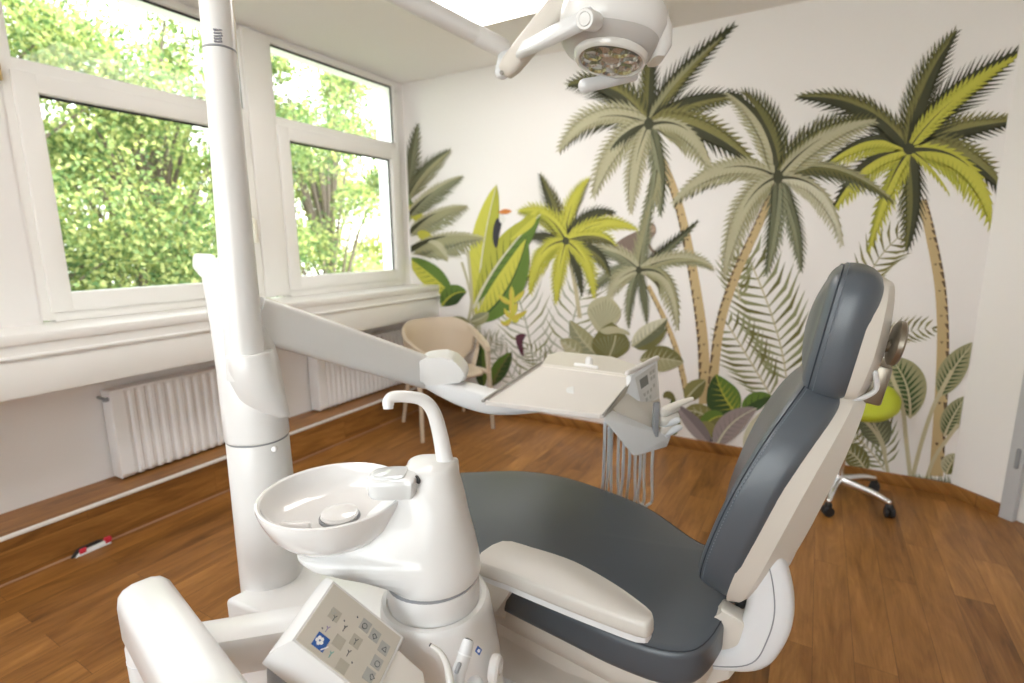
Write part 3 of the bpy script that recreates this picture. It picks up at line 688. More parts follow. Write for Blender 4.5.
# spout
sp = [at(446.5, 474, dep=1.06), at(445, 462, dep=1.058), at(441.8, 443, dep=1.055), at(438, 426, dep=1.052), at(434, 413.5, dep=1.048), at(428.5, 404.5, dep=1.044), at(421, 399.2, dep=1.038), at(411, 397, dep=1.03), at(399, 396.4, dep=1.022), at(391.5, 397.6, dep=1.017), at(388.4, 401.5, dep=1.015), at(388.2, 405.5, dep=1.015)]
mesh('spout', tube(sp, [.0180, .0172, .0160, .0150, .0142, .0133, .0124, .0118, .0116, .0114, .0112, .0112], 20, 5, rnd=False), W_UNIT, un)
mesh('spout_collar', tube([at(446.6, 474, dep=1.06), at(446, 469, dep=1.059)], .0215, 24, rnd=True), W_UNIT, un)
mesh('spout_tip', tube([at(388.2, 404, dep=1.015), at(388.2, 408.8, dep=1.015)], .0098, 18, rnd=False), W_UNIT2, un)
mesh('spout_lever', tube([at(455, 474, dep=1.075), at(454, 461, dep=1.075)], .0095, 16), W_UNIT, un)
# cup holder
FCh = frame(at(393, 480, dep=1.0), AX, AY)
ch = mesh('cup_holder', loft([[FCh[0]+FCh[1]*p.x+FCh[2]*p.y+V((0, 0, z)) for p in catmull([V((q[0]*s, q[1]*s, 0)) for q in ((-.047, -.01), (-.036, -.034), (-.005, -.040), (.03, -.036), (.046, -.03), (.046, .03), (.025, .036), (-.01, .036), (-.038, .025))], 5, True)]
                              for z, s in ((-.024, .80), (-.0235, .90), (-.019, .96), (.004, 1.0), (.009, .985), (.0125, .92), (.014, .80))]), mat('translucent_white_plastic', (.78, .80, .81), .16, coat=.4), un)
mesh('cup_plate', loft([[FCh[0]+FCh[1]*(p.x*s)+FCh[2]*(p.y*s)+V((0, 0, z)) for p in catmull([V(q).to_3d() for q in ((-.036, -.01), (-.027, -.026), (-.003, -.03), (.022, -.026), (.026, .0), (.022, .026), (-.008, .027), (-.029, .018))], 5, True)] for z, s in ((.010, 1), (.0155, .99), (.0165, .93))]), mat('clear_grey_plate', (.70, .73, .75), .12, coat=.5), ch)
se = at(417.3, 480, dep=.988)
FSe = frame(se, (AX*.55-AY*.2+V((0, 0, .8))).normalized(), FW*-1)
mesh('cup_sensor', loft([ring(se+FW*.008, RT*.85-UP*-.5, UP*.85-RT*.5, .0035, .0085, 20), ring(se-FW*.0016, RT*.85-UP*-.5, UP*.85-RT*.5, .0035, .0085, 20)]), M_DARK, un, label='small dark oval sensor window')
# maker's badge: blue diamond on the body
def diamond(c, nrm, s, name, par, th=.002, up=V((0, 0, 1))):
    n = V(nrm).normalized(); u = up.cross(n).normalized(); v = n.cross(u); F = (c, u, v, n)
    b = mesh(name, prism([(-s, 0), (0, -s*1.25), (s, 0), (0, s*1.25)], F, -th, th, .0004, 1), M_BLUE, par)
    fl = []
    for i in range(5):
        a = pi/2+2*pi*i/5; fl.append(prism([(math.cos(a)*s*.28+math.cos(t)*s*.2, math.sin(a)*s*.28+math.sin(t)*s*.2) for t in [2*pi*j/10 for j in range(10)]], F, th, th+.0004))
    mesh('badge_flower', join(*fl), M_WHITE, b, 0)
    return b
# handpieces parked on the front of the body are on the assistant's console below
# ================================================================== assistant's console on its swivel arm
co = thing('assistant_console', (2.35, .52, 0), 'white swivel arm with tilted key panel and parked suction handpieces beside the bowl', 'dental console')
# key panel: a tilted box seen from its keyed face
n_ = V((math.cos(math.radians(5))*math.cos(math.radians(46)), math.sin(math.radians(5))*math.cos(math.radians(46)), math.sin(math.radians(46))))
def onp(px, py, c):
    d = FW+RT*((px-512)/FPX)-UP*((py-341.5)/FPX); return CAM+d*((c-CAM).dot(n_)/d.dot(n_))
PA = at(333.9, 583.4, dep=.93); PB = onp(401.4, 637.5, PA); PL = onp(297, 641, PA)
eu = (PB-PA).normalized(); ev = (PL-PA); ev = (ev-eu*ev.dot(eu)).normalized()
if eu.cross(ev).dot(n_) < 0: nn = -eu.cross(ev)
else: nn = eu.cross(ev)
FP = (PA, eu, ev, nn); PWd = (PB-PA).length; PH = (PL-PA).dot(ev)
# transform keys from photo pixels to panel coordinates
def pc(px, py):
    q = onp(px, py, PA)-PA; return (q.dot(eu), q.dot(ev))
hs = mesh('console_housing', loft([[PA+eu*(x+sx_*e)+ev*(y+sy_*e)+nn*h for x, y, sx_, sy_ in ((0, 0, -1, -1), (PWd, 0, 1, -1), (PWd, PH, 1, 1), (0, PH, -1, 1))] for h, e in ((-.085, .012), (-.045, .016), (-.022, .0145), (-.005, .006), (-.0005, .0035), (-.0005, 0))]), W_UNIT, co, 25)
kp = mesh('key_panel', fbox(FP, 0, PWd, 0, PH, -.004, .0003, .001, 1), M_PANEL, co)
def quadkey(cx, cy, s, m, name, t=.0006, lab=None):
    x, y = pc(cx, cy); return mesh(name, fbox(FP, x-s/2, x+s/2, y-s/2, y+s/2, .0, t, .0002, 1), m, kp, 0, lab)
Z = lambda x, y: (260+x/5.55, 560+y/5.55)
ks = .0195
for zx, zy, m_ in ((415, 305, M_KEY), (585, 365, M_KEY2), (637, 420, M_KEY2), (687, 490, M_KEY2), (437, 455, M_KEY), (532, 452, M_KEY), (456, 592, M_KEY), (648, 570, M_KEY2), (605, 640, M_KEY2)):
    quadkey(*Z(zx, zy), ks, m_, 'key')
lg = quadkey(*Z(337, 455), .0235, M_BLUE, 'badge', .0008, 'blue square badge with a white flower')
lx, ly = pc(*Z(330, 448)); FL = (PA+eu*lx+ev*ly, eu, ev, nn); fl = []
for i in range(5):
    a = 2*pi*i/5+.3; fl.append(prism([(math.cos(a)*.0044+math.cos(t)*.0032, math.sin(a)*.0044+math.sin(t)*.0032) for t in [2*pi*j/12 for j in range(12)]], FL, .0009, .0013))
mesh('badge_flower', join(*fl), M_WHITE, lg, 0)
mesh('badge_flower', prism([(math.cos(t)*.0016, math.sin(t)*.0016) for t in [2*pi*j/10 for j in range(10)]], FL, .0012, .0016), M_BLUE, lg, 0)
lx2, ly2 = pc(*Z(356, 492)); mesh('badge_text_line', fbox((PA+eu*lx2+ev*ly2, (eu*.6-ev*.8).normalized(), (eu*.8+ev*.6).normalized(), nn), -.007, .007, -.0009, .0009, .0008, .0011), M_WHITE, lg, 0)
# key symbols: small rings, arrows and chair pictograms
def sym(zx, zy, kind, m, s=.0048):
    x, y = pc(*Z(zx, zy)); F = (PA+eu*x+ev*y, (eu*.62-ev*.78).normalized(), (eu*.78+ev*.62).normalized(), nn); g = []
    bar = lambda a, b, w: (lambda p, q: fbox((F[0]+F[1]*p.x+F[2]*p.y, F[1]*(q-p).normalized().x+F[2]*(q-p).normalized().y, F[1]*-(q-p).normalized().y+F[2]*(q-p).normalized().x, nn), 0, (q-p).length, -w/2, w/2, .0005, .0010))(V((a[0]*s, a[1]*s)), V((b[0]*s, b[1]*s)))
    if kind == 'o': 
        for i in range(10): a, b = 2*pi*i/10, 2*pi*(i+1)/10; g.append(bar((math.cos(a), math.sin(a)), (math.cos(b), math.sin(b)), .0009))
    if kind == 'chair': g += [bar((-1.2, .6), (0, -.3), .0013), bar((0, -.3), (1.1, -.5), .0013), bar((0, -.4), (0, -1.1), .0013)]
    if kind == 'cup': g += [bar((-.7, .7), (-.5, -.8), .001), bar((.7, .7), (.5, -.8), .001), bar((-.5, -.8), (.5, -.8), .001), bar((-.9, .7), (.9, .7), .001)]
    if kind == 'dot': g += [bar((-.4, 0), (.4, 0), .0030)]
    if kind == 'tri': g += [bar((-1, -.7), (0, .9), .0011), bar((1, -.7), (0, .9), .0011), bar((-1, -.7), (1, -.7), .0011)]
    mesh('key_symbol', join(*g), m, kp, 0)
for a in ((407, 285, 'cup', M_KEY2), (415, 325, 'chair', M_INK), (376, 385, 'chair', mat('key_symbol_violet', (.28, .22, .42), .5)), (345, 380, 'dot', M_INK, .0025), (467, 338, 'dot', M_INK, .0025), (540, 318, 'dot', M_INK, .003), (472, 380, 'chair', M_INK), (580, 367, 'o', M_INK),
          (635, 425, 'cup', M_INK), (690, 500, 'tri', M_INK), (533, 455, 'chair', M_INK), (395, 525, 'chair', M_TEAL), (493, 518, 'chair', M_INK), (510, 570, 'dot', M_INK, .0025), (650, 578, 'o', M_INK), (620, 650, 'cup', M_INK)): sym(*a)
# beige side face to the right of the keys carries the holder
hb = PA+eu*(PWd+.02)+ev*.02
mesh('holder_block', loft([[hb+eu*x+ev*y+nn*h for x, y in ((-.022, 0), (.045, .004), (.075, .04), (.075, .115), (-.022, .115))] for h in (-.095, -.008, -.003)]), mat('warm_white_plastic', (.80, .76, .71), .35), co, 20)
# swivel arm
A0, A1 = at(145, 602, dep=1.06), at(238, 748, dep=.74)
dA = (A1-A0).normalized(); uA = dA.cross(V((0, 0, 1))).normalized(); wA = uA.cross(dA).normalized()
if wA.z < 0: wA = -wA
LA = (A1-A0).length
prof = [(-.043, -.062), (.043, -.062), (.047, -.05), (.047, .016), (.044, .032), (.034, .044), (.017, .050), (-.017, .050), (-.034, .044), (-.044, .032), (-.047, .016), (-.047, -.05)]
secs = [(-.026, .45, -.012), (-.024, .62, -.008), (-.016, .80, -.003), (-.004, .93, 0), (.012, 1, 0), (LA*.3, 1, 0), (LA*.6, 1, 0), (LA, 1, 0)]
mesh('swivel_arm', loft([[A0+dA*s+uA*(x*k)+wA*(y*k+z) for x, y in prof] for s, k, z in secs]), W_UNIT, co, 40)
mesh('arm_joint', tube([at(150, 640, dep=1.065), at(150, 640, dep=1.065)-V((0, 0, .18))], .0425, 28), W_UNIT, co)
mesh('arm_joint_ring', tube([at(150, 640, dep=1.065)-V((0, 0, .028)), at(150, 640, dep=1.065)-V((0, 0, .031))], .0432, 28, rnd=False), W_UNIT2, co, 30)
# cross beam from arm to console
B0_, B1_ = at(195, 650, dep=1.03), at(305, 632, dep=1.03)
dB = (B1_-B0_).normalized(); vB = V((0, 0, 1)); vB = (vB-dB*vB.dot(dB)).normalized(); uB = dB.cross(vB)
mesh('cross_beam', loft([[B0_+dB*s+uB*x+vB*y for x, y in ((-.034, -.042), (.034, -.042), (.042, -.034), (.042, .020), (.036, .034), (.022, .041), (-.022, .041), (-.036, .034), (-.042, .020), (-.042, -.034))] for s in (0, (B1_-B0_).length)]), W_UNIT, co, 30)
mesh('console_neck', tube([at(290, 668, dep=1.0), at(352, 668, dep=1.02)], .05, 24), M_GREY, co, label='grey underside mount')
# suction handpieces in the holder
hp = [at(460, 690, dep=.885), at(457, 680, dep=.885), at(463, 660, dep=.905), at(468.5, 641, dep=.925)]
h1 = mesh('suction_handpiece', tube(hp, [.0125, .0125, .0122, .0105], 18, 3, rnd=False), W_UNIT2, co)
mesh('nozzle_ring', tube([at(464.5, 655, dep=.91), at(465, 653.4, dep=.911)], .0128, 18, rnd=False), M_WHITE, h1)
mesh('nozzle_opening', tube([at(468.2, 642, dep=.9235), at(469, 639.8, dep=.926)], .0075, 16, rnd=False), M_DARK, h1)
mesh('slide_button', tube([at(456.5, 672, dep=.872), at(459.5, 664, dep=.88)], .0038, 10), M_GREY, h1)
h2p = [at(455, 700, dep=.86), at(451, 684, dep=.86), at(447, 665, dep=.875), at(440.5, 652.5, dep=.888), at(431, 645.5, dep=.895)]
h2 = mesh('saliva_ejector', tube(h2p, [.0065, .0065, .0058, .0044, .0035], 14, 4, rnd=False), mat('light_grey_plastic', (.66, .65, .62), .35), co)
mesh('nozzle_opening', tube([at(431.8, 646, dep=.8945), at(429.8, 644.6, dep=.896)], .0030, 12, rnd=False), M_DARK, h2)
mesh('holder_cup', tube([at(477, 697, dep=.905), at(475, 684, dep=.905)], .015, 20), W_UNIT2, co)
# badge and knob on the body of the water unit
bd = at(478.5, 650.5, dep=.953)
diamond(bd, (CAM-bd)+V((.25, .1, -.3)), .0065, 'badge', un)
kb = at(491, 668, dep=1.03)
mesh('side_knob', revolve([(.024, 0), (.026, .004), (.026, .014), (.022, .019), (.010, .019), (.009, .012), (0.0, .012)], kb, 28, (AX*.95-AY*.25)), W_UNIT, un)
# ================================================================== dental chair (its length lies along x, head end at +x)
dc = thing('dental_chair', (2.5, 1.36, 0), 'slate grey leather dental chair with raised backrest, headrest and white armrest', 'dental chair')
YC = 1.36
FSeat = (V((0, 0, 0)), V((1, 0, 0)), V((0, 1, 0)), V((0, 0, 1)))
seat_o = [(2.965, 1.20), (2.972, 1.36), (2.955, 1.46), (2.85, 1.485), (2.665, 1.62), (2.46, 1.683), (2.29, 1.703), (2.13, 1.672), (1.955, 1.595), (1.78, 1.53), (1.62, 1.50), (1.56, 1.44), (1.55, 1.36), (1.56, 1.28), (1.62, 1.22), (1.80, 1.17), (2.0, 1.115), (2.2, 1.075), (2.43, 1.045), (2.61, 1.025), (2.75, 1.010), (2.87, 1.012), (2.935, 1.06)][::-1]
seat_o = seat_o[::-1] if sum((seat_o[i-1][0]*seat_o[i][1]-seat_o[i][0]*seat_o[i-1][1]) for i in range(len(seat_o))) > 0 else seat_o
def ccw(o): return o if sum((o[i-1][0]*o[i][1]-o[i][0]*o[i-1][1]) for i in range(len(o))) > 0 else o[::-1]
seat_o = ccw(seat_o)
def sbend(p):
    d = max(0, 2.25-p.x); e = max(0, p.x-2.70); return V((p.x, p.y, p.z-.10*(d/.7)**2*.9+.02*(e/.27)**2))
ZS = .530
FSt = (V((0, 0, ZS-.05)), V((1, 0, 0)), V((0, 1, 0)), V((0, 0, 1)))
sc = mesh('seat_cushion', cushion(seat_o, FSt, .10, .022, 5, .004, 5, .03, sbend), M_LEATHER, dc, 60)
mesh('seam', loop_tube(outline3(seat_o, FSt, .0445, .0065, 5, sbend), .0016), M_SEAM, sc)
o2 = [(1.0*(p[0]-2.45)*.975+2.45, (p[1]-YC)*.93+YC) for p in seat_o]
def sbend2(p):
    q = sbend(p); t = (p.z); return V((q.x, q.y, q.z))
FSu = (V((0, 0, ZS-.145)), V((1, 0, 0)), V((0, 1, 0)), V((0, 0, 1)))
mesh('seat_shell', cushion(o2, FSu, .105, .006, 5, 0, 3, .07, sbend), W_CREAM, dc, 40)
# foot end plastic guard
mesh('foot_guard', cushion(ccw([(1.535, 1.30), (1.53, 1.36), (1.535, 1.42), (1.56, 1.47), (1.70, 1.52), (1.95, 1.605), (1.99, 1.60), (1.85, 1.50), (1.85, 1.22), (1.60, 1.24)]), (V((0, 0, ZS-.115)), V((1, 0, 0)), V((0, 1, 0)), V((0, 0, 1))), .045, .01, 4, 0, 3, .01, sbend), W_UNIT2, dc)
# pedestal and base under the seat
mesh('lift_arm', loft([[V((2.45+dx, YC+sy*w, z)) for dx, sy in ((-.26*s, -1), (.26*s, -1), (.26*s, 1), (-.26*s, 1))] for z, s, w in ((.05, 1.15, .15), (.10, 1.1, .15), (.34, .85, .13), (.40, .95, .16))]), W_CREAM, dc, 30)
mesh('base_plate', prism([(1.95, 1.13), (2.85, 1.13), (2.95, 1.24), (2.95, 1.48), (2.85, 1.60), (1.95, 1.60), (1.85, 1.5), (1.85, 1.23)], WORLD, 0, .06, .015, 3), W_UNIT2, dc)
# white rail shell along the near flank
mesh('side_rail', loft([[V((x, y0+YC-1.36+dy, z)) for dy, z in ((0, z1), (.035, z1+.012), (.035, z0), (0, z0+.01))] for x, y0, z0, z1 in ((2.15, 1.16, .32, .40), (2.35, 1.11, .30, .415), (2.6, 1.075, .30, .42), (2.80, 1.07, .33, .43), (2.9, 1.10, .37, .43))]), W_CREAM, dc, 50)

# backrest
TB = math.radians(18.5)
UB = V((math.sin(TB), 0, math.cos(TB))); WB = V((0, 1, 0)); NB = WB.cross(UB) if WB.cross(UB).x < 0 else UB.cross(WB)
BO = V((2.936, YC, .594))                                     # bottom middle of the cushion's mid plane
FB = (BO, WB, UB, NB) if WB.cross(UB).dot(NB) > 0 else (BO, WB*-1, UB, NB)
back_o = [(0, -.005), (.12, -.003), (.205, .022), (.245, .08), (.262, .18), (.262, .28), (.242, .38), (.205, .455), (.150, .508), (.09, .530), (0, .538)]
back_o = ccw(back_o+[(-a, b) for a, b in back_o[-2:0:-1]])
def bbend(p): return V((p.x, p.y, p.z+.50*p.x*p.x-.16*(p.y-.27)**2))
bc = mesh('backrest_cushion', cushion(back_o, FB, .090, .030, 5, .006, 6, .02, bbend), M_LEATHER, dc, 60)
mesh('seam', loop_tube(outline3(back_o, FB, .0322, .0052, 5, bbend), .0016), M_SEAM, bc)
st = outline3(back_o, FB, .0250, .0014, 12, bbend); stv = []
for i in range(0, len(st)-1):
    a, b = st[i], st[i+1]; L_ = (b-a).length; k = max(1, int(L_/.0065))
    for j in range(k): stv.append(tube([a+(b-a)*((j+.2)/k), a+(b-a)*((j+.7)/k)], .0010, 4, rnd=False))
mesh('stitching', join(*stv), M_STITCH, bc, 0)['kind'] = 'stuff'
# white back shell: deep at the bottom, tapering up towards the headrest
def bs(s, w, n0, n1, r=.35):
    w *= 1.0; pts = [(-w, n1), (-w*.92, n1-(n1-n0)*.55), (-w*.62, n0), (w*.62, n0), (w*.92, n1-(n1-n0)*.55), (w, n1)]
    return [BO+FB[1]*x+UB*s+NB*bbend(V((x, s, n))).z for x, n in pts]
def sections(rows, fn, per=4):
    A = catmull([V(r[:3]) for r in rows], per); B = catmull([V((r[3], 0, 0)) for r in rows], per); return [fn(a.x, a.y, a.z, b.x) for a, b in zip(A, B)]
mesh('backrest_shell', loft(sections([(.006, .195, -.062, -.034), (.04, .235, -.085, -.034), (.10, .250, -.104, -.034), (.22, .258, -.112, -.034), (.34, .247, -.108, -.034), (.44, .205, -.098, -.034), (.515, .125, -.085, -.034), (.53, .09, -.076, -.034)], bs)), W_CREAM, dc, 28)
# headrest
TH = math.radians(9)
UH = V((math.sin(TH), 0, math.cos(TH))); NH = V((-math.cos(TH), 0, math.sin(TH))); HO = V((3.131, YC-.015, 1.202))
FH = (HO, V((0, -1, 0)), UH, V((0, -1, 0)).cross(UH))
if FH[3].x > 0: FH = (HO, V((0, 1, 0)), UH, V((0, 1, 0)).cross(UH))
head_o = [(0, -.132), (.07, -.131), (.115, -.118), (.136, -.08), (.145, -.02), (.146, .04), (.138, .095), (.112, .128), (.065, .140), (0, .142)]
head_o = [(a, b*1.05) for a, b in head_o]
head_o = ccw(head_o+[(-a, b) for a, b in head_o[-2:0:-1]])
def hbend(p): return V((p.x, p.y, p.z+.25*p.x*p.x))
hc = mesh('headrest_cushion', cushion(head_o, FH, .098, .042, 5, .020, 7, .045, hbend), M_LEATHER, dc, 60)
mesh('seam', loop_tube(outline3(head_o, FH, .0311, .0072, 5, hbend), .0015), M_SEAM, hc)
st = outline3(head_o, FH, .0220, .0022, 12, hbend); stv = []
for i in range(0, len(st)-1):
    a, b = st[i], st[i+1]; L_ = (b-a).length; k = max(1, int(L_/.0065))
    for j in range(k): stv.append(tube([a+(b-a)*((j+.2)/k), a+(b-a)*((j+.7)/k)], .0009, 4, rnd=False))
mesh('stitching', join(*stv), M_STITCH, hc, 0)['kind'] = 'stuff'
def hs_(s, w, n0, n1):
    pts = [(-w, n1), (-w*.9, n1-(n1-n0)*.6), (-w*.6, n0), (w*.6, n0), (w*.9, n1-(n1-n0)*.6), (w, n1)]
    return [HO+FH[1]*x+UH*s+FH[3]*hbend(V((x, s, n))).z for x, n in pts]
mesh('headrest_shell', loft(sections([(-.125, .09, -.062, -.036), (-.10, .12, -.072, -.036), (-.02, .134, -.080, -.036), (.06, .128, -.074, -.036), (.115, .10, -.064, -.036), (.127, .07, -.052, -.036)], hs_)), W_CREAM, dc, 28)
# headrest joint: bronze knob disc, lever and post
kc = HO-FH[3]*.094+V((0, -.07, .008))
mesh('headrest_knob', revolve([(.0, -.008), (.040, -.008), (.046, -.004), (.046, .004), (.042, .008), (.0, .010)], kc, 36, (FH[3]*-.96+V((0, .05, 0)))), M_BRONZE, dc, label='round bronze adjusting knob')
mesh('knob_axle', tube([kc, HO-FH[3]*.06+V((0, -.05, -.02))], .010, 14), M_BRONZE, dc)
mesh('release_lever', tube([kc+V((-.030, -.022, -.060)), HO-FH[3]*.070+V((0, -.075, -.092)), HO-FH[3]*.05+V((0, -.08, -.115)), HO-FH[3]*.03+V((0, -.08, -.125))], [.0065, .0075, .0075, .006], 14, 5, flat=.7), W_UNIT2, dc, label='pale grey curved release lever')
mesh('joint_block', fbox((HO-FH[3]*.082+UH*-.075, V((0, 1, 0)), UH, FH[3]), -.06, .05, -.055, .03, -.022, .012, .006), M_BRONZE, dc)
for yy in (-.075, .075):
    mesh('headrest_post', tube([HO-FH[3]*.04+UH*-.10+V((0, yy, 0)), BO+UB*.45-NB*.055+V((0, yy, 0))], .011, 16), M_STEEL, dc, label='grey steel post')
# bracket that carries the backrest: a pair of white curved arms
for sgn, nm in ((-1, 'hinge_arm'), (1, 'hinge_arm')):
    yy = YC+sgn*.178
    pth = [V((3.005, yy, .775)), V((3.035, yy, .695)), V((3.048, yy, .61)), V((3.038, yy, .535)), V((3.015, yy, .475)), V((2.955, yy, .44)), V((2.88, yy, .425))]
    P = catmull(pth, 6); rr = []
    for i, p in enumerate(P):
        t = (P[min(i+1, len(P)-1)]-P[max(i-1, 0)]).normalized(); k = i/(len(P)-1); h = .030+.018*math.sin(pi*min(1, k*1.25)); n = V((t.z, 0, -t.x))
        rr.append(ring(p, n, V((0, 1, 0)), h, .034, 28, 3.2))
    hm = mesh(nm, loft(rr), W_UNIT2, dc, 50)
    # raised rim line and inner web
    gv = [p-V((T_.z, 0, -T_.x))*.010+V((0, sgn*.0343, 0)) for p, T_ in [(P[i], (P[min(i+1, len(P)-1)]-P[max(i-1, 0)]).normalized()) for i in range(3, len(P)-2)]]
    mesh('panel_joint', tube(gv, .0014, 6), M_GREY, hm)
    web = [V((2.950, 0, .575)), V((2.985, 0, .560)), V((3.015, 0, .550)), V((3.035, 0, .52)), V((3.0, 0, .48)), V((2.94, 0, .455)), V((2.90, 0, .47)), V((2.935, 0, .53))]
    Fw = (V((0, yy+sgn*.004, 0)), V((1, 0, 0)), V((0, 0, 1)), V((0, -1, 0)))
    mesh('hinge_web', prism([(p.x, p.z) for p in web], Fw, -.022, .022, .006), W_CREAM, dc)
mesh('hinge_bar', tube([V((2.985, YC-.13, .555)), V((2.985, YC+.13, .555))], .016, 18), M_DARK, dc)
mesh('rear_cover', loft([[V((x, YC+s*w, z)) for s, z in ((-1, z0), (1, z0), (1, z1), (-1, z1))] for x, w, z0, z1 in ((2.76, .22, .30, .44), (2.90, .20, .33, .46), (2.975, .17, .37, .46), (2.99, .15, .39, .44))]), W_CREAM, dc, 30)
# armrest on the near flank
arm_o = ccw([(2.447, .905), (2.53, .897), (2.643, .890), (2.75, .886), (2.835, .886), (2.855, .896), (2.853, .925), (2.80, .958), (2.752, .980), (2.69, 1.002), (2.628, 1.015), (2.54, 1.015), (2.46, 1.003)])
arm_o = [(p.x, p.y) for p in catmull([V((a, b, 0)) for a, b in arm_o], 3, True)]
ar = mesh('armrest', loft([[V((2.65+(a-2.65)*k-0*k, .95+(b-.95)*j, z)) for a, b in arm_o] for z, k, j in ((.648, .985, .96), (.650, .995, .99), (.655, 1, 1), (.673, .998, .985), (.680, .99, .945), (.682, .98, .90))]), mat('light_grey_armrest', (.60, .57, .53), .42), dc, 50)
mesh('armrest_rim', prism([((p[0]-2.65)*.985+2.65, (p[1]-.95)*.95+.95) for p in arm_o], WORLD, .634, .650, .004, 2), W_UNIT2, ar)
mesh('armrest_support', loft([[V((x0+dx, y+dy, z)) for dx, dy in ((-.045, -.03), (.045, -.03), (.045, .03), (-.045, .03))] for x0, y, z in ((2.475, .965, .640), (2.46, .985, .58), (2.40, 1.02, .48), (2.38, 1.10, .40), (2.38, 1.18, .38))]), W_CREAM, dc, 30)
# ================================================================== dentist's tray unit on its long arm
dl = thing('instrument_tray_unit', (2.35, 1.5, .9), 'long white arm from the column carrying the flat instrument tray over the chair', 'dental tray')
def barm(pts, h, w, name, m, par, n=24, pw=4.5, per=1):
    P = catmull(pts, per) if per > 1 else [V(p) for p in pts]
    H = h if isinstance(h, list) else [h]*len(P); rr = []
    if per > 1 and isinstance(h, list): H = [q.x for q in catmull([V((k, 0, 0)) for k in h], per)]
    for i, p in enumerate(P):
        t = (P[min(i+1, len(P)-1)]-P[max(i-1, 0)]).normalized(); s = t.cross(V((0, 0, 1))).normalized(); u = s.cross(t)
        rr.append(ring(p, s, u, w/2, H[i]/2, n, pw))
    return mesh(name, loft(rr), m, par, 50)
a0 = at(270, 323, dep=1.37); a1 = at(424, 372, dep=1.80)
dd = (a1-a0).normalized()
barm([a0-dd*.05, a0, a0+(a1-a0)*.4, a1, a1+dd*.03], [.112, .115, .113, .112, .105], .085, 'main_arm', W_UNIT, dl)
mesh('arm_edge', tube([a0+V((0, 0, .060)), a1+V((0, 0, .058))], .006, 10, flat=1), W_CREAM, dl)
J = at(440, 373, dep=1.80)
j0 = frame(J, V((RT.x, RT.y, 0)), V((0, 0, 1)))
def inj(px, py): q_ = at(px, py, dep=1.74)-J; return V((q_.dot(j0[1]), q_.dot(j0[2]), 0))
jo = [inj(*q_) for q_ in ((415, 370), (418, 362), (429, 357.4), (448, 356.8), (459, 364.8), (465.5, 375.5), (463, 381.5), (448, 383.6), (429, 385.6), (418, 381))]
mesh('elbow_cover', prism([(p.x, p.y) for p in catmull(jo, 4, True)][::-1], j0, -.068, .068, .010, 3), W_UNIT, dl, 40)
# lower curved arm that runs under the tray
tz = .93
q = [at(433, 382, dep=1.80), at(449, 388, dep=1.78), at(470, 395.5, dep=1.76), at(497, 402, dep=1.74), at(535, 402, dep=1.72), at(575, 396, dep=1.70)]
barm(q, [.03, .055, .070, .070, .055, .05], .10, 'lower_arm', W_UNIT2, dl, 28, 4.2, 5)
# tray
c = [at(483, 402, z=tz), at(603, 416, z=tz), at(635.5, 376, z=tz), at(541, 364, z=tz)]
tc = sum(c, V())/4
def inset(k, z): return [tc+(p-tc)*k+V((0, 0, z-tz)) for p in c]
def rquad(k, z, r=.10):
    pts = inset(k, z); out = []
    for i in range(4):
        p, a, b = pts[i], pts[i-1], pts[(i+1) % 4]
        for t in (0, .3, .7, 1): 
            e = p+(a-p).normalized()*.02*(1-t)**2+(b-p).normalized()*.02*t**2; out.append(e)
    return out
ty = mesh('tray', loft([rquad(.97, tz-.012), rquad(1.0, tz-.009), rquad(1.0, tz+.002), rquad(.99, tz+.004), rquad(.972, tz+.003), rquad(.968, tz-.001)]), M_TRAY, dl, 30)
for i, j in ((0, 3), (1, 2)):
    mesh('edge_rail', tube([c[i]+V((0, 0, .004)), c[j]+V((0, 0, .004))], .0055 if i == 0 else .0028, 10), M_STEEL, ty, label='grey metal edge')
# cover plate behind the tray with a white clip
e = [at(541, 366, z=tz), at(634, 378, z=tz), at(641, 367, z=tz-.01), at(612, 357, z=tz-.01), at(560, 352, z=tz-.01), at(548, 355, z=tz-.01)]
mesh('rear_cover', loft([[p+V((0, 0, -.03)) for p in e], [p+V((0, 0, -.001)) for p in e], [p*.97+sum(e, V())/6*.03+V((0, 0, .003)) for p in e]]), W_CREAM, dl, 30)
cl = at(586, 367, z=tz)
mesh('tray_clip', join(tube([cl-V((.045, -.005, -.004)), cl+V((.045, -.005, .004))], .008, 10), tube([cl+V((.004, .02, .0)), cl+V((.004, .02, .026))], .015, 16)), W_UNIT, dl)
# instrument head: wedge shaped body right of the tray
def hull(pts, bev=.006):
    bm = bmesh.new()
    for p in pts: bm.verts.new(p)
    bmesh.ops.convex_hull(bm, input=bm.verts[:])
    bmesh.ops.dissolve_limit(bm, angle_limit=.02, verts=bm.verts[:], edges=bm.edges[:])
    for v in [v for v in bm.verts if not v.link_faces]: bm.verts.remove(v)
    return fin(bm, bev, 2)
def slab(pts, off, bev=.003): return hull(list(pts)+[p+off for p in pts], bev)
PQ = [at(603, 419, dep=1.43), at(612, 410, dep=1.50), at(661, 442, dep=1.60), at(634, 457, dep=1.46)]
mesh('instrument_head', hull(PQ+[at(667, 447, dep=1.60), at(671, 436, dep=1.63), at(664, 441, dep=1.74), at(640, 441, dep=1.78), at(612, 414, dep=1.66)], .004), W_UNIT2, dl, 25)
mesh('head_top', hull([at(612, 410, dep=1.50), at(627, 393, dep=1.585), at(644, 412, dep=1.63), at(660, 398, dep=1.725), at(666, 436, dep=1.63), at(658, 441, dep=1.605), at(640, 425, dep=1.76), at(615, 405, dep=1.64)], .003), W_CREAM, dl, 25)
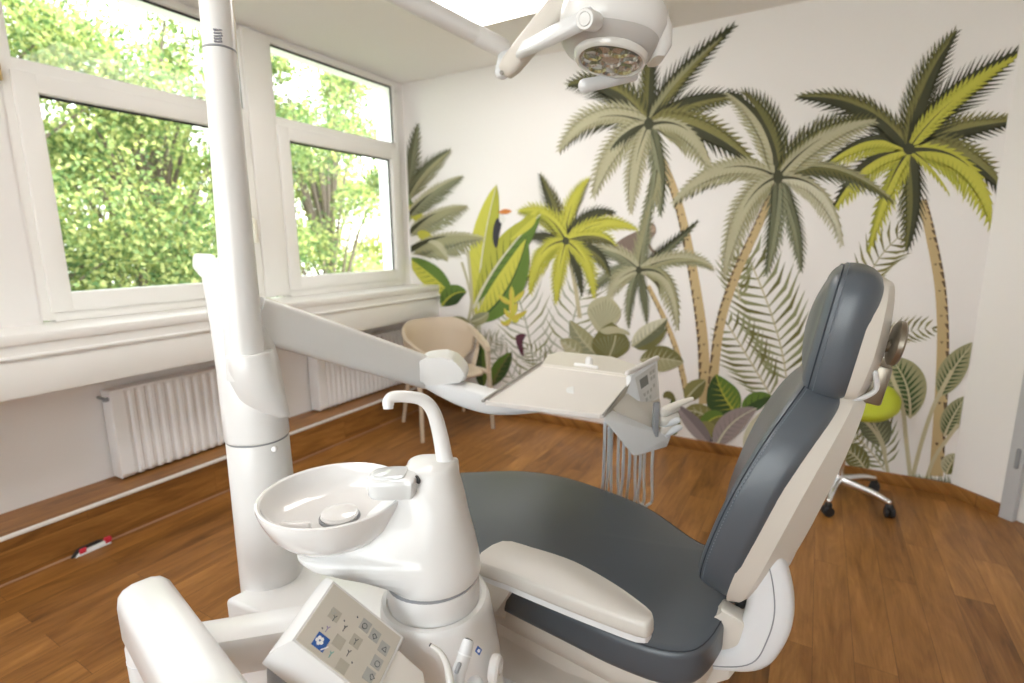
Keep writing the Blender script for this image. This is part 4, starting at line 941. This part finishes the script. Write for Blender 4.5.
mesh('head_gap_shadow', hull([at(606, 416, dep=1.455), at(631, 381, dep=1.60), at(625, 396, dep=1.585), at(612, 411, dep=1.51), at(620, 396, dep=1.66)], .002), mat('beige_gap_shadow', (.55, .51, .44), .4), dl, 25)  # darker beige wedge stands in for the shadow between tray and head
# upright control wing with display
wg = [at(632, 375.5, dep=1.61), at(657.5, 358, dep=1.76), at(660, 398, dep=1.72), at(641, 413, dep=1.61)]
wn = (wg[1]-wg[0]).cross(wg[3]-wg[0]).normalized()
if wn.dot(FW) < 0: wn = -wn
mesh('control_wing', hull(wg+[p+wn*.022 for p in wg]+[at(627, 394, dep=1.585)], .003), W_UNIT2, dl, 25)
def onw(u, v): return (wg[0]*(1-u)+wg[1]*u)*(1-v)+(wg[3]*(1-u)+wg[2]*u)*v
def wquad(u0, u1, v0, v1, t): 
    p = [onw(u0, v0), onw(u1, v0), onw(u1, v1), onw(u0, v1)]; return loft([[x for x in p], [x-wn*t for x in p]])
wi = mesh('key_foil', wquad(.08, .90, .10, .92, .0008), mat('pale_key_foil', (.62, .61, .60), .4), dl, 0)
mesh('display', wquad(.20, .52, .22, .46, .0014), mat('dark_display', (.16, .16, .15), .3), wi, 0)
for u, v in ((.62, .20), (.74, .20), (.62, .34), (.74, .34), (.25, .60), (.40, .60), (.55, .60), (.70, .55), (.30, .75), (.48, .75)):
    mesh('key', wquad(u, u+.085, v, v+.085, .0014), M_KEY2, wi, 0)
mesh('wing_rim', tube([at(627.5, 373, dep=1.60), at(657, 358, dep=1.765)], .0085, 12), M_TRAY, dl)
mesh('grey_bar', slab([at(654.5, 403, dep=1.60), at(660, 402, dep=1.61), at(658.5, 437, dep=1.575), at(653, 438, dep=1.565)], FW*.02, .002), M_GREY, dl, 25, label='dark grey bar')
# instrument holders and instruments on the right flank
for k, (x0, y0, x1, y1, r) in enumerate(((662, 413, 676, 407, .011), (662, 421, 675, 416, .012), (660, 432, 674, 426, .012))):
    o = mesh('instrument_holder', tube([at(x0, y0, dep=1.62), at(x1, y1, dep=1.64)], [r*1.6, r*1.3], 16), W_CREAM, dl)
ins = mesh('handpiece', tube([at(664, 410, dep=1.62), at(678, 404, dep=1.62), at(692, 399, dep=1.62)], [.012, .010, .007], 14), mat('cream_instrument', (.74, .69, .60), .35), dl)
mesh('handpiece', tube([at(663, 424, dep=1.62), at(678, 420, dep=1.62)], [.013, .010], 14), W_UNIT2, dl)
mesh('handpiece', tube([at(661, 436, dep=1.62), at(680, 427, dep=1.62)], [.014, .009], 14), W_UNIT2, dl)
# hoses hanging in loops
for xa, xb, ya, d0, lz in ((605, 612, 432, 1.58, .34), (609, 619, 438, 1.62, .30), (624, 636, 448, 1.60, .36), (630, 645, 452, 1.63, .31), (641, 653, 452, 1.66, .36)):
    t0, t1 = at(xa, ya-10, dep=d0), at(xb, ya-8, dep=d0+.10)
    l0, l1 = at(xa-3, 500, dep=2.02), at(xb-1, 500, dep=2.07)
    bt = (l0+l1)/2; bt.z = lz
    mesh('hose', tube([t0, (t0+l0)/2+V((.004, -.006, 0)), l0, (l0*.75+l1*.25)*.5+bt*.5, bt, (l0*.25+l1*.75)*.5+bt*.5, l1, (t1+l1)/2+V((-.004, .006, 0)), t1], .0052, 10, 6), M_HOSE, dl)
mesh('hose_outlet', hull([at(604, 424, dep=1.64), at(638, 450, dep=1.56), at(660, 440, dep=1.74), at(625, 415, dep=1.84), at(604, 414, dep=1.66), at(638, 440, dep=1.58), at(660, 430, dep=1.76), at(625, 405, dep=1.86)], .004), W_CREAM, dl, 25)

# ================================================================== operating light
li = thing('operating_light', (1.83, .81, 1.13), 'white operating lamp with jointed arm on the slim pole of the column', 'operating lamp')
pb, pt_ = at(245.5, 358, dep=1.274), at(219.6, 50, dep=1.175)
pd = (pt_-pb).normalized()
mesh('pole', tube([pb-pd*.05, pb, pb+(pt_-pb)*.5, pt_-pd*.004], [.0440, .0432, .0385, .0338], 32, rnd=False), W_UNIT, li)
mesh('pole_sleeve', tube([pt_-pd*.002, pt_, pt_+pd*.10, pt_+pd*.33], [.0338, .0335, .0332, .033], 32, rnd=False), W_UNIT, li)
mesh('pole_joint', tube([pt_-pd*.003, pt_+pd*.0005], .0342, 32, rnd=False), M_GREY, li, 30)
# faded printed label on the sleeve
lc = at(217.5, 36, dep=1.136); lf = []
FLb = frame(lc, AX, pd)
rl = random.Random(5)
for r_ in range(5):
    x = -.008
    while x < .008:
        w = rl.uniform(.001, .0026); lf.append(fbox(FLb, x, x+w, .012-r_*.006, .012-r_*.006+rl.choice((.0014, .0024, .0032)), -.004, .0012)); x += w+rl.uniform(.0006, .0018)
mesh('printed_label', join(*lf), mat('faded_print', (.30, .30, .34), .6), li, 0)
mesh('cable', tube([at(232, -8, dep=1.23), at(240, 110, dep=1.27), at(250, 225, dep=1.33), at(258, 300, dep=1.39), at(263, 330, dep=1.42)], .0035, 8, 4), mat('ivory_cable', (.80, .76, .66), .4), li)
ptop = pt_+pd*.33
la0 = V((ptop.x, ptop.y, ptop.z-.02)); la1 = at(508, 51, dep=1.60); la0.z = max(la0.z, la1.z)
la = (la1-la0).normalized()
mesh('horizontal_arm', tube([la0-la*.03, la0+(la1-la0)*.86], [.026, .0265], 28), W_UNIT, li)
mesh('arm_sleeve', tube([la0+(la1-la0)*.855, la1-la*.02], [.0275, .0275], 28), W_UNIT, li)
hb0, hb1 = at(507, 56, dep=1.60), at(502, 70, dep=1.56)
mesh('elbow', tube([hb0+V((0, 0, .01)), hb1+V((0, 0, -.006))], [.024, .022], 24), W_UNIT2, li)
mesh('screw', revolve([(.006, 0), (.006, .003), (.004, .004)], at(501.5, 73, dep=1.53), 14, FW*-1), M_STEEL, li)
s0, s1 = at(508, 69, dep=1.545), at(585, -25, dep=1.38)
sd_ = (s1-s0).normalized(); su = sd_.cross(FW).normalized(); sv = su.cross(sd_)
mesh('spring_arm', loft([ring(s0-sd_*.018, su, sv, .012, .012, 24, 3), ring(s0-sd_*.012, su, sv, .024, .020, 24, 3), ring(s0+(s1-s0)*.05, su, sv, .030, .026, 24, 3.5), ring(s0+(s1-s0)*.55, su, sv, .032, .027, 24, 3.5), ring(s1, su, sv, .032, .027, 24, 3.5)]), W_CREAM, li, 50)
# drop joint from the spring arm to the head (mostly above the picture)
HC = at(611, 26, dep=1.34)
mesh('drop_joint', tube([s1, s1+(HC-s1)*.3+V((0, 0, .09)), HC+V((0, 0, .085))], [.030, .032, .034], 24, 5), W_CREAM, li)
# yoke bar
y0_, y1_ = at(522, 50, dep=1.48), at(588, 18, dep=1.20)
yd = (y1_-y0_).normalized(); yu = yd.cross(FW).normalized(); yv = yu.cross(yd)
mesh('yoke_bar', loft([ring(y0_-yd*.012, yu, yv, .016, .006, 28, 3), ring(y0_, yu, yv, .026, .012, 28, 4), ring(y0_+(y1_-y0_)*.5, yu, yv, .0265, .014, 28, 4), ring(y1_, yu, yv, .0235, .014, 28, 4), ring(y1_+yd*.01, yu, yv, .015, .010, 28, 3)]), W_UNIT2, li, 50)
yk = at(584.5, 19, dep=1.185)
mesh('yoke_cap', revolve([(.021, .07), (.0225, .02), (.0225, .004), (.0205, 0), (.0150, .0), (.0142, .003), (.0130, -.001), (0, -.0015)], yk, 40, (HC-yk).normalized()), W_UNIT, li, 40)
# lamp head
lx_, ly_ = AX, AY
QH = Matrix.Rotation(math.radians(9), 3, ly_) @ Matrix.Rotation(math.radians(-9), 3, lx_)      # the head is tipped a little
if (QH @ lx_).z > 0: QH = Matrix.Rotation(math.radians(-9), 3, ly_) @ Matrix.Rotation(math.radians(-9), 3, lx_)
if (QH @ V((0, 0, -1))).dot(ly_) > 0: QH = Matrix.Rotation(math.radians(12)*(1 if (Matrix.Rotation(math.radians(9), 3, ly_) @ lx_).z < 0 else -1), 3, ly_) @ Matrix.Rotation(math.radians(5), 3, lx_)
def tip_(p): return HC+QH @ (p-HC)
def hr(z, ru, rv, du=0, pw=2.6, dv=0): return [tip_(p) for p in ring(HC+lx_*du+ly_*dv+V((0, 0, z)), lx_, ly_, ru, rv, 56, pw)]
hd = mesh('lamp_head', loft([hr(-.052, .108, .100, .006), hr(-.045, .122, .112, .004), hr(-.015, .136, .122, .004), hr(.02, .134, .118, .002), hr(.05, .118, .104, .0), hr(.072, .09, .08, -.002), hr(.082, .05, .045, -.002)]), W_UNIT, li, 45)
mesh('head_underside', loft([hr(-.044, .121, .111, .004), hr(-.060, .112, .102, .006), hr(-.072, .096, .088, .008), hr(-.076, .090, .083, .009)]), mat('silver_grey_plastic', (.58, .57, .56), .35, .1), hd, 45)
mesh('lens_rim', loft([hr(-.074, .094, .086, .010, 2.2), hr(-.082, .093, .085, .011, 2.2), hr(-.090, .088, .080, .012, 2.2), hr(-.091, .082, .075, .012, 2.2), hr(-.086, .079, .072, .012, 2.2)], True, False), mat('clear_rim', (.74, .73, .70), .1, coat=.6), hd, 45)
def lensv():
    vs = [[], []]; out = []
    for i in range(9):
        a = 2*pi*i/9; r1 = .052; c_ = HC+lx_*(.012+math.cos(a)*r1)+ly_*(math.sin(a)*r1*.92)
        g = revolve([(.0, -.080), (.012, -.0815), (.019, -.086), (.0235, -.091)], c_, 18, (0, 0, 1), False, False); out.append(([tip_(p) for p in g[0]], g[1]))
    return out
lv = lensv()
for i, g in enumerate(lv): mesh('reflector', g, M_LENS if i % 2 else M_LENS2, hd, 60)
g = revolve([(.0, -.080), (.016, -.0815), (.024, -.086), (.028, -.091)], HC+lx_*.012, 20, (0, 0, 1), False, False)
mesh('reflector', ([tip_(p) for p in g[0]], g[1]), M_LENS2, hd, 60)
mesh('lens_backing', loft([hr(-.0855, .080, .073, .012, 2.2), hr(-.0845, .080, .073, .012, 2.2)]), M_LENS2, hd)
# right flank fairing
mesh('side_fairing', loft([ring(HC+lx_*.085+ly_*.0+V((0, 0, .03)), lx_, ly_, .040, .075, 24, 3), ring(HC+lx_*.108+V((0, 0, -.02)), lx_, ly_, .040, .075, 24, 3), ring(HC+lx_*.124+V((0, 0, -.06)), lx_, ly_, .026, .06, 24, 3), ring(HC+lx_*.118+V((0, 0, -.085)), lx_, ly_, .016, .045, 24, 3)]), W_UNIT, hd, 45)
h0, h1 = at(584, 86, dep=1.42), at(634, 76, dep=1.46)
mesh('handle', tube([h0, h0+(h1-h0)*.5, h1], [.0185, .0165, .0135], 24), W_UNIT2, hd)
# ================================================================== beige armchair in the corner
ac = thing('armchair', (.64, 3.06, 0), 'beige plastic armchair with curved back, under the window sill end by the mural', 'armchair')
fx = V((.86, -.51, 0)).normalized(); fy = V((0, 0, 1)).cross(fx)                  # facing, left of facing
AO = V((.685, 3.10, 0))
def ap(f, l, z): return AO+fx*f+fy*l+V((0, 0, z))
# back and arm shell: one curved band
def band(a): # a from -1 (right arm front) to 1 (left arm front)
    t = a*math.radians(118); r = .262
    f = -.03-r*math.cos(t)*.93; l = r*math.sin(t)*1.02
    if abs(a) > .76: f += (abs(a)-.76)*.62
    return f, l
outer, inner = [], []
nb = 44
ringsb = []
for i in range(nb+1):
    a = -1+2*i/nb; f, l = band(a); k = abs(a)
    top = .815-.165*max(0, (k-.30)/.70)**1.15
    bot = .47+.10*min(1, max(0, (k-.42)/.22))+.045*min(1, max(0, (k-.64)/.2))
    if k > .64: bot = max(bot, top-.05)
    nrm = V((f+.05, l, 0)); nrm.normalize(); th = .011+.007*max(0, (k-.6)/.4)
    lean = .055*(1-k*.6)
    pts = []
    for s, q in ((0, 1), (.35, 1), (.7, 1), (.97, 1), (1, 0), (.97, -1), (.7, -1), (.35, -1), (0, -1), (-.02, 0)):
        z = bot+(top-bot)*s; ln = lean*(z-.45)/.36
        pts.append(ap(f+nrm.x*(q*th+ln), l+nrm.y*(q*th+ln), z))
    ringsb.append(pts)
mesh('back_shell', loft(ringsb), M_CHAIR, ac, 50)
seat_pts = [(.235, -.20), (.25, -.1), (.255, 0), (.25, .1), (.235, .20), (.12, .235), (-.05, .245), (-.2, .215), (-.285, .12), (-.30, 0), (-.285, -.12), (-.2, -.215), (-.05, -.245), (.12, -.235)]
mesh('seat', cushion(ccw(seat_pts), (AO+V((0, 0, .445)), fx, fy, V((0, 0, 1))), .026, .011, 4, -.008), M_CHAIR, ac, 50)
for sf, sl in ((1, 1), (1, -1), (-1, 1), (-1, -1)):
    if sf > 0: pth = [ap(.225, sl*.283, .012), ap(.205, sl*.275, .30), ap(.165, sl*.275, .60), ap(.145, sl*.272, .635)]
    else: pth = [ap(-.275, sl*.262, .012), ap(-.235, sl*.235, .25), ap(-.205, sl*.21, .44), ap(-.2, sl*.205, .47)]
    mesh('leg', tube(pth, [.0135, .0175, .020, .017], 14, 4), M_CHAIR, ac)
    mesh('foot_cap', tube([pth[0]-V((0, 0, .011)), pth[0]+V((0, 0, .003))], .0145, 12, rnd=False), M_CHAIR, ac)
    if sf > 0: mesh('arm_brace', tube([ap(.20, sl*.272, .435), ap(.10, sl*.25, .445), ap(-.02, sl*.235, .44)], [.016, .018, .014], 12, 3), M_CHAIR, ac)
    if sf > 0: mesh('arm_strut', tube([ap(-.02, sl*.242, .45), ap(-.04, sl*.285, .56), ap(-.045, sl*.298, .63)], [.02, .018, .014], 12, 4, flat=.55), M_CHAIR, ac)

# ================================================================== lime stool behind the dental chair
hub = V((3.27, 3.22, 0))
stl = thing('work_stool', tuple(hub), 'round lime green work stool on chrome castors by the mural wall', 'stool')
mesh('hub', revolve([(.030, .075), (.034, .085), (.032, .125), (.026, .135)], hub, 28), M_CHROME, stl)
mesh('gas_column', tube([hub+V((0, 0, .12)), hub+V((0, 0, .30))], .024, 20), M_CHROME, stl)
scn = at(863, 398, dep=2.98); topz = scn.z
mesh('inner_column', tube([hub+V((0, 0, .28)), V((scn.x, scn.y, topz-.05))], .014, 16), M_CHROME, stl)
nS = (V((.05, -.42, .9))).normalized(); uS = V((1, .3, 0)); uS = (uS-nS*uS.dot(nS)).normalized(); vS = nS.cross(uS)
mesh('seat', loft([ring(V((scn.x, scn.y, topz))+nS*h, uS, vS, r, r, 40) for h, r in ((-.042, .10), (-.040, .145), (-.03, .168), (-.008, .178), (.012, .177), (.030, .165), (.041, .135), (.046, .08), (.047, .02))]), M_LIME, stl, 60)
mesh('seat_pan', loft([ring(V((scn.x, scn.y, topz))+nS*h, uS, vS, r, r, 32) for h, r in ((-.052, .10), (-.04, .14))]), M_BLACK, stl)
w1p, w2p = at(832, 518, z=.02), at(881.5, 513, z=.02)
ang0 = math.atan2((w1p-hub).y, (w1p-hub).x)
for k in range(5):
    a = math.radians(-100)+2*pi*k/5; d = V((math.cos(a), math.sin(a), 0)); R_ = .25
    p0, p1 = hub+d*.02+V((0, 0, .105)), hub+d*R_+V((0, 0, .078))
    lg_ = mesh('leg', tube([p0, hub+d*.16+V((0, 0, .098)), p1], [.026, .020, .0165], 16, 4, flat=.8), M_CHROME, stl)
    cs = mesh('caster_stem', join(tube([p1-V((0, 0, .0)), p1-V((0, 0, .035))], .007, 10),), M_GREY, lg_)
    sw = V((-d.y, d.x, 0))*.6+d*.8; sw.normalize()
    for s in (-1, 1):
        wc = hub+d*(R_+.008)+V((0, 0, .0275))+sw*(s*.013)
        mesh('caster', revolve([(.0, -.009), (.022, -.009), (.027, -.005), (.027, .005), (.022, .009), (.0, .009)], wc, 24, sw), M_BLACK, lg_, label='black twin caster wheel')
    mesh('caster_hood', tube([hub+d*(R_+.004)+V((0, 0, .050)), hub+d*(R_+.004)+V((0, 0, .062))], .018, 14), M_BLACK, lg_)

# ================================================================== outside: lawn and trees in front of the windows
struct('terrain', box(-60, -.6, -40, 50, -3.3, -3.2), mat('lawn', (.24, .25, .17), .9), 0)
GL = [leaf_mat('leaf_light', (.45, .48, .21)), leaf_mat('leaf_mid', (.25, .335, .145)), leaf_mat('leaf_deep', (.10, .17, .07))]
M_BARK = mat('bark', (.13, .10, .075), .9)
def tree(name, x, y, h, crown, nl, seed, label, lsz=.11, lw=(5, 4, 2)):
    r = random.Random(seed); t = thing(name, (x, y, -3.2), label, 'tree', 'trees outside the windows')
    base = V((x, y, -3.2)); top = V((x+r.uniform(-.4, .4), y+r.uniform(-.4, .4), -3.2+h*.8))
    mesh('trunk', tube([base, base+(top-base)*.4+V((r.uniform(-.15, .15), r.uniform(-.15, .15), 0)), top], [h*.020, h*.013, h*.004], 12, 5, rnd=False), M_BARK, t)
    cl = []; br = []
    for i in range(crown[0]):
        a = r.uniform(0, 2*pi); k = r.uniform(.22, 1.0); rad = crown[1]*(math.sin(pi*(.18+.72*k))**.7)*r.uniform(.35, 1.0)
        st_ = base+(top-base)*min(1, k*.95); c_ = V((st_.x+math.cos(a)*rad, st_.y+math.sin(a)*rad, -3.2+h*(.22+.78*k)+r.uniform(-.2, .2)))
        cl.append((c_, r.uniform(.35, .8)*crown[1]*.42)); br.append(tube([base+(top-base)*max(.15, k*.8), (st_+c_)/2+V((0, 0, .1)), c_], [h*.0045, h*.003, .006], 6, 3, rnd=False))
    for b_ in br[:60]: mesh('branch', b_, M_BARK, t)
    vs, fs, mi2 = [], [], []
    for i in range(nl):
        c_, rc = cl[r.randrange(len(cl))]
        d = V((r.gauss(0, 1), r.gauss(0, 1), r.gauss(0, .75))); d = d.normalized()*rc*r.random()**.45
        p = c_+d; n_ = (V((r.gauss(0, 1), r.gauss(0, 1), r.gauss(.5, 1)))).normalized(); u_ = n_.orthogonal().normalized(); v_ = n_.cross(u_); a = r.uniform(0, 6.28)
        e1 = u_*math.cos(a)+v_*math.sin(a); e2 = n_.cross(e1); s = lsz*r.uniform(.6, 1.3); k = len(vs)
        vs += [p-e1*s*.5, p+e2*s*.30+n_*s*.07, p+e1*s*.5, p-e2*s*.30+n_*s*.07]; fs.append((k, k+1, k+2, k+3)); mi2.append(r.choices((0, 1, 2), lw)[0])
    o = mesh('foliage', (vs, fs), GL, t, 0, mi=mi2); o['kind'] = 'stuff'
    return t
tree('leafy_tree', -4.6, 1.25, 8.2, (64, 2.3), 62000, 1, 'broad sunlit tree outside the first window, left half', .066)
tree('leafy_tree', -5.2, 3.7, 7.8, (62, 2.2), 58000, 2, 'darker sunlit tree outside the first window beside the white pole', .066, (3, 4, 3))
tree('leafy_tree', -3.6, 5.9, 7.2, (48, 1.9), 36000, 3, 'deeper green tree filling the left half of the second window', .064, (3, 4, 4))
tree('leafy_tree', -7.5, 9.6, 6.4, (40, 2.3), 22000, 4, 'pale yellow-green tree low in the right half of the second window', .10, (7, 3, 1))
tree('leafy_tree', -9.0, -.6, 7.0, (44, 2.6), 22000, 5, 'pale tree far behind at the left edge of the first window', .11, (6, 3, 1))
tree('leafy_tree', -11.0, 5.4, 7.4, (50, 3.2), 26000, 6, 'tall pale tree far behind the trees, between both windows', .12, (6, 3, 1))

# ================================================================== light
wd = bpy.data.worlds.new('sky'); scene.world = wd; wd.use_nodes = True
nt = wd.node_tree; bg = nt.nodes['Background']
tcw = nt.nodes.new('ShaderNodeTexCoord'); spw = nt.nodes.new('ShaderNodeSeparateXYZ'); rw_ = nt.nodes.new('ShaderNodeValToRGB')
nt.links.new(tcw.outputs['Generated'], spw.inputs[0]); nt.links.new(spw.outputs['Z'], rw_.inputs[0]); nt.links.new(rw_.outputs[0], bg.inputs[0])
rw_.color_ramp.elements[0].position = 0; rw_.color_ramp.elements[0].color = (1, .985, .985, 1)
rw_.color_ramp.elements[1].position = 1; rw_.color_ramp.elements[1].color = (.78, .86, 1, 1)
bg.inputs[1].default_value = 5.5
sl = bpy.data.lights.new('sun', 'SUN'); so = bpy.data.objects.new('sun', sl); COL.objects.link(so)
sl.energy = 9.5; sl.angle = math.radians(2); sl.color = (1, .96, .88)
so.rotation_euler = V((.25, .70, .67)).normalized().to_track_quat('Z', 'Y').to_euler()
vs_ = scene.view_settings; scene.display_settings.display_device = 'sRGB'
vs_.view_transform = 'Standard'; vs_.look = 'None'; vs_.gamma = 1; vs_.exposure = .38; vs_.use_curve_mapping = False
scene.cycles.use_denoising = True
scene.cycles.max_bounces = 10; scene.cycles.diffuse_bounces = 6; scene.cycles.transparent_max_bounces = 12
scene.cycles.sample_clamp_indirect = 8
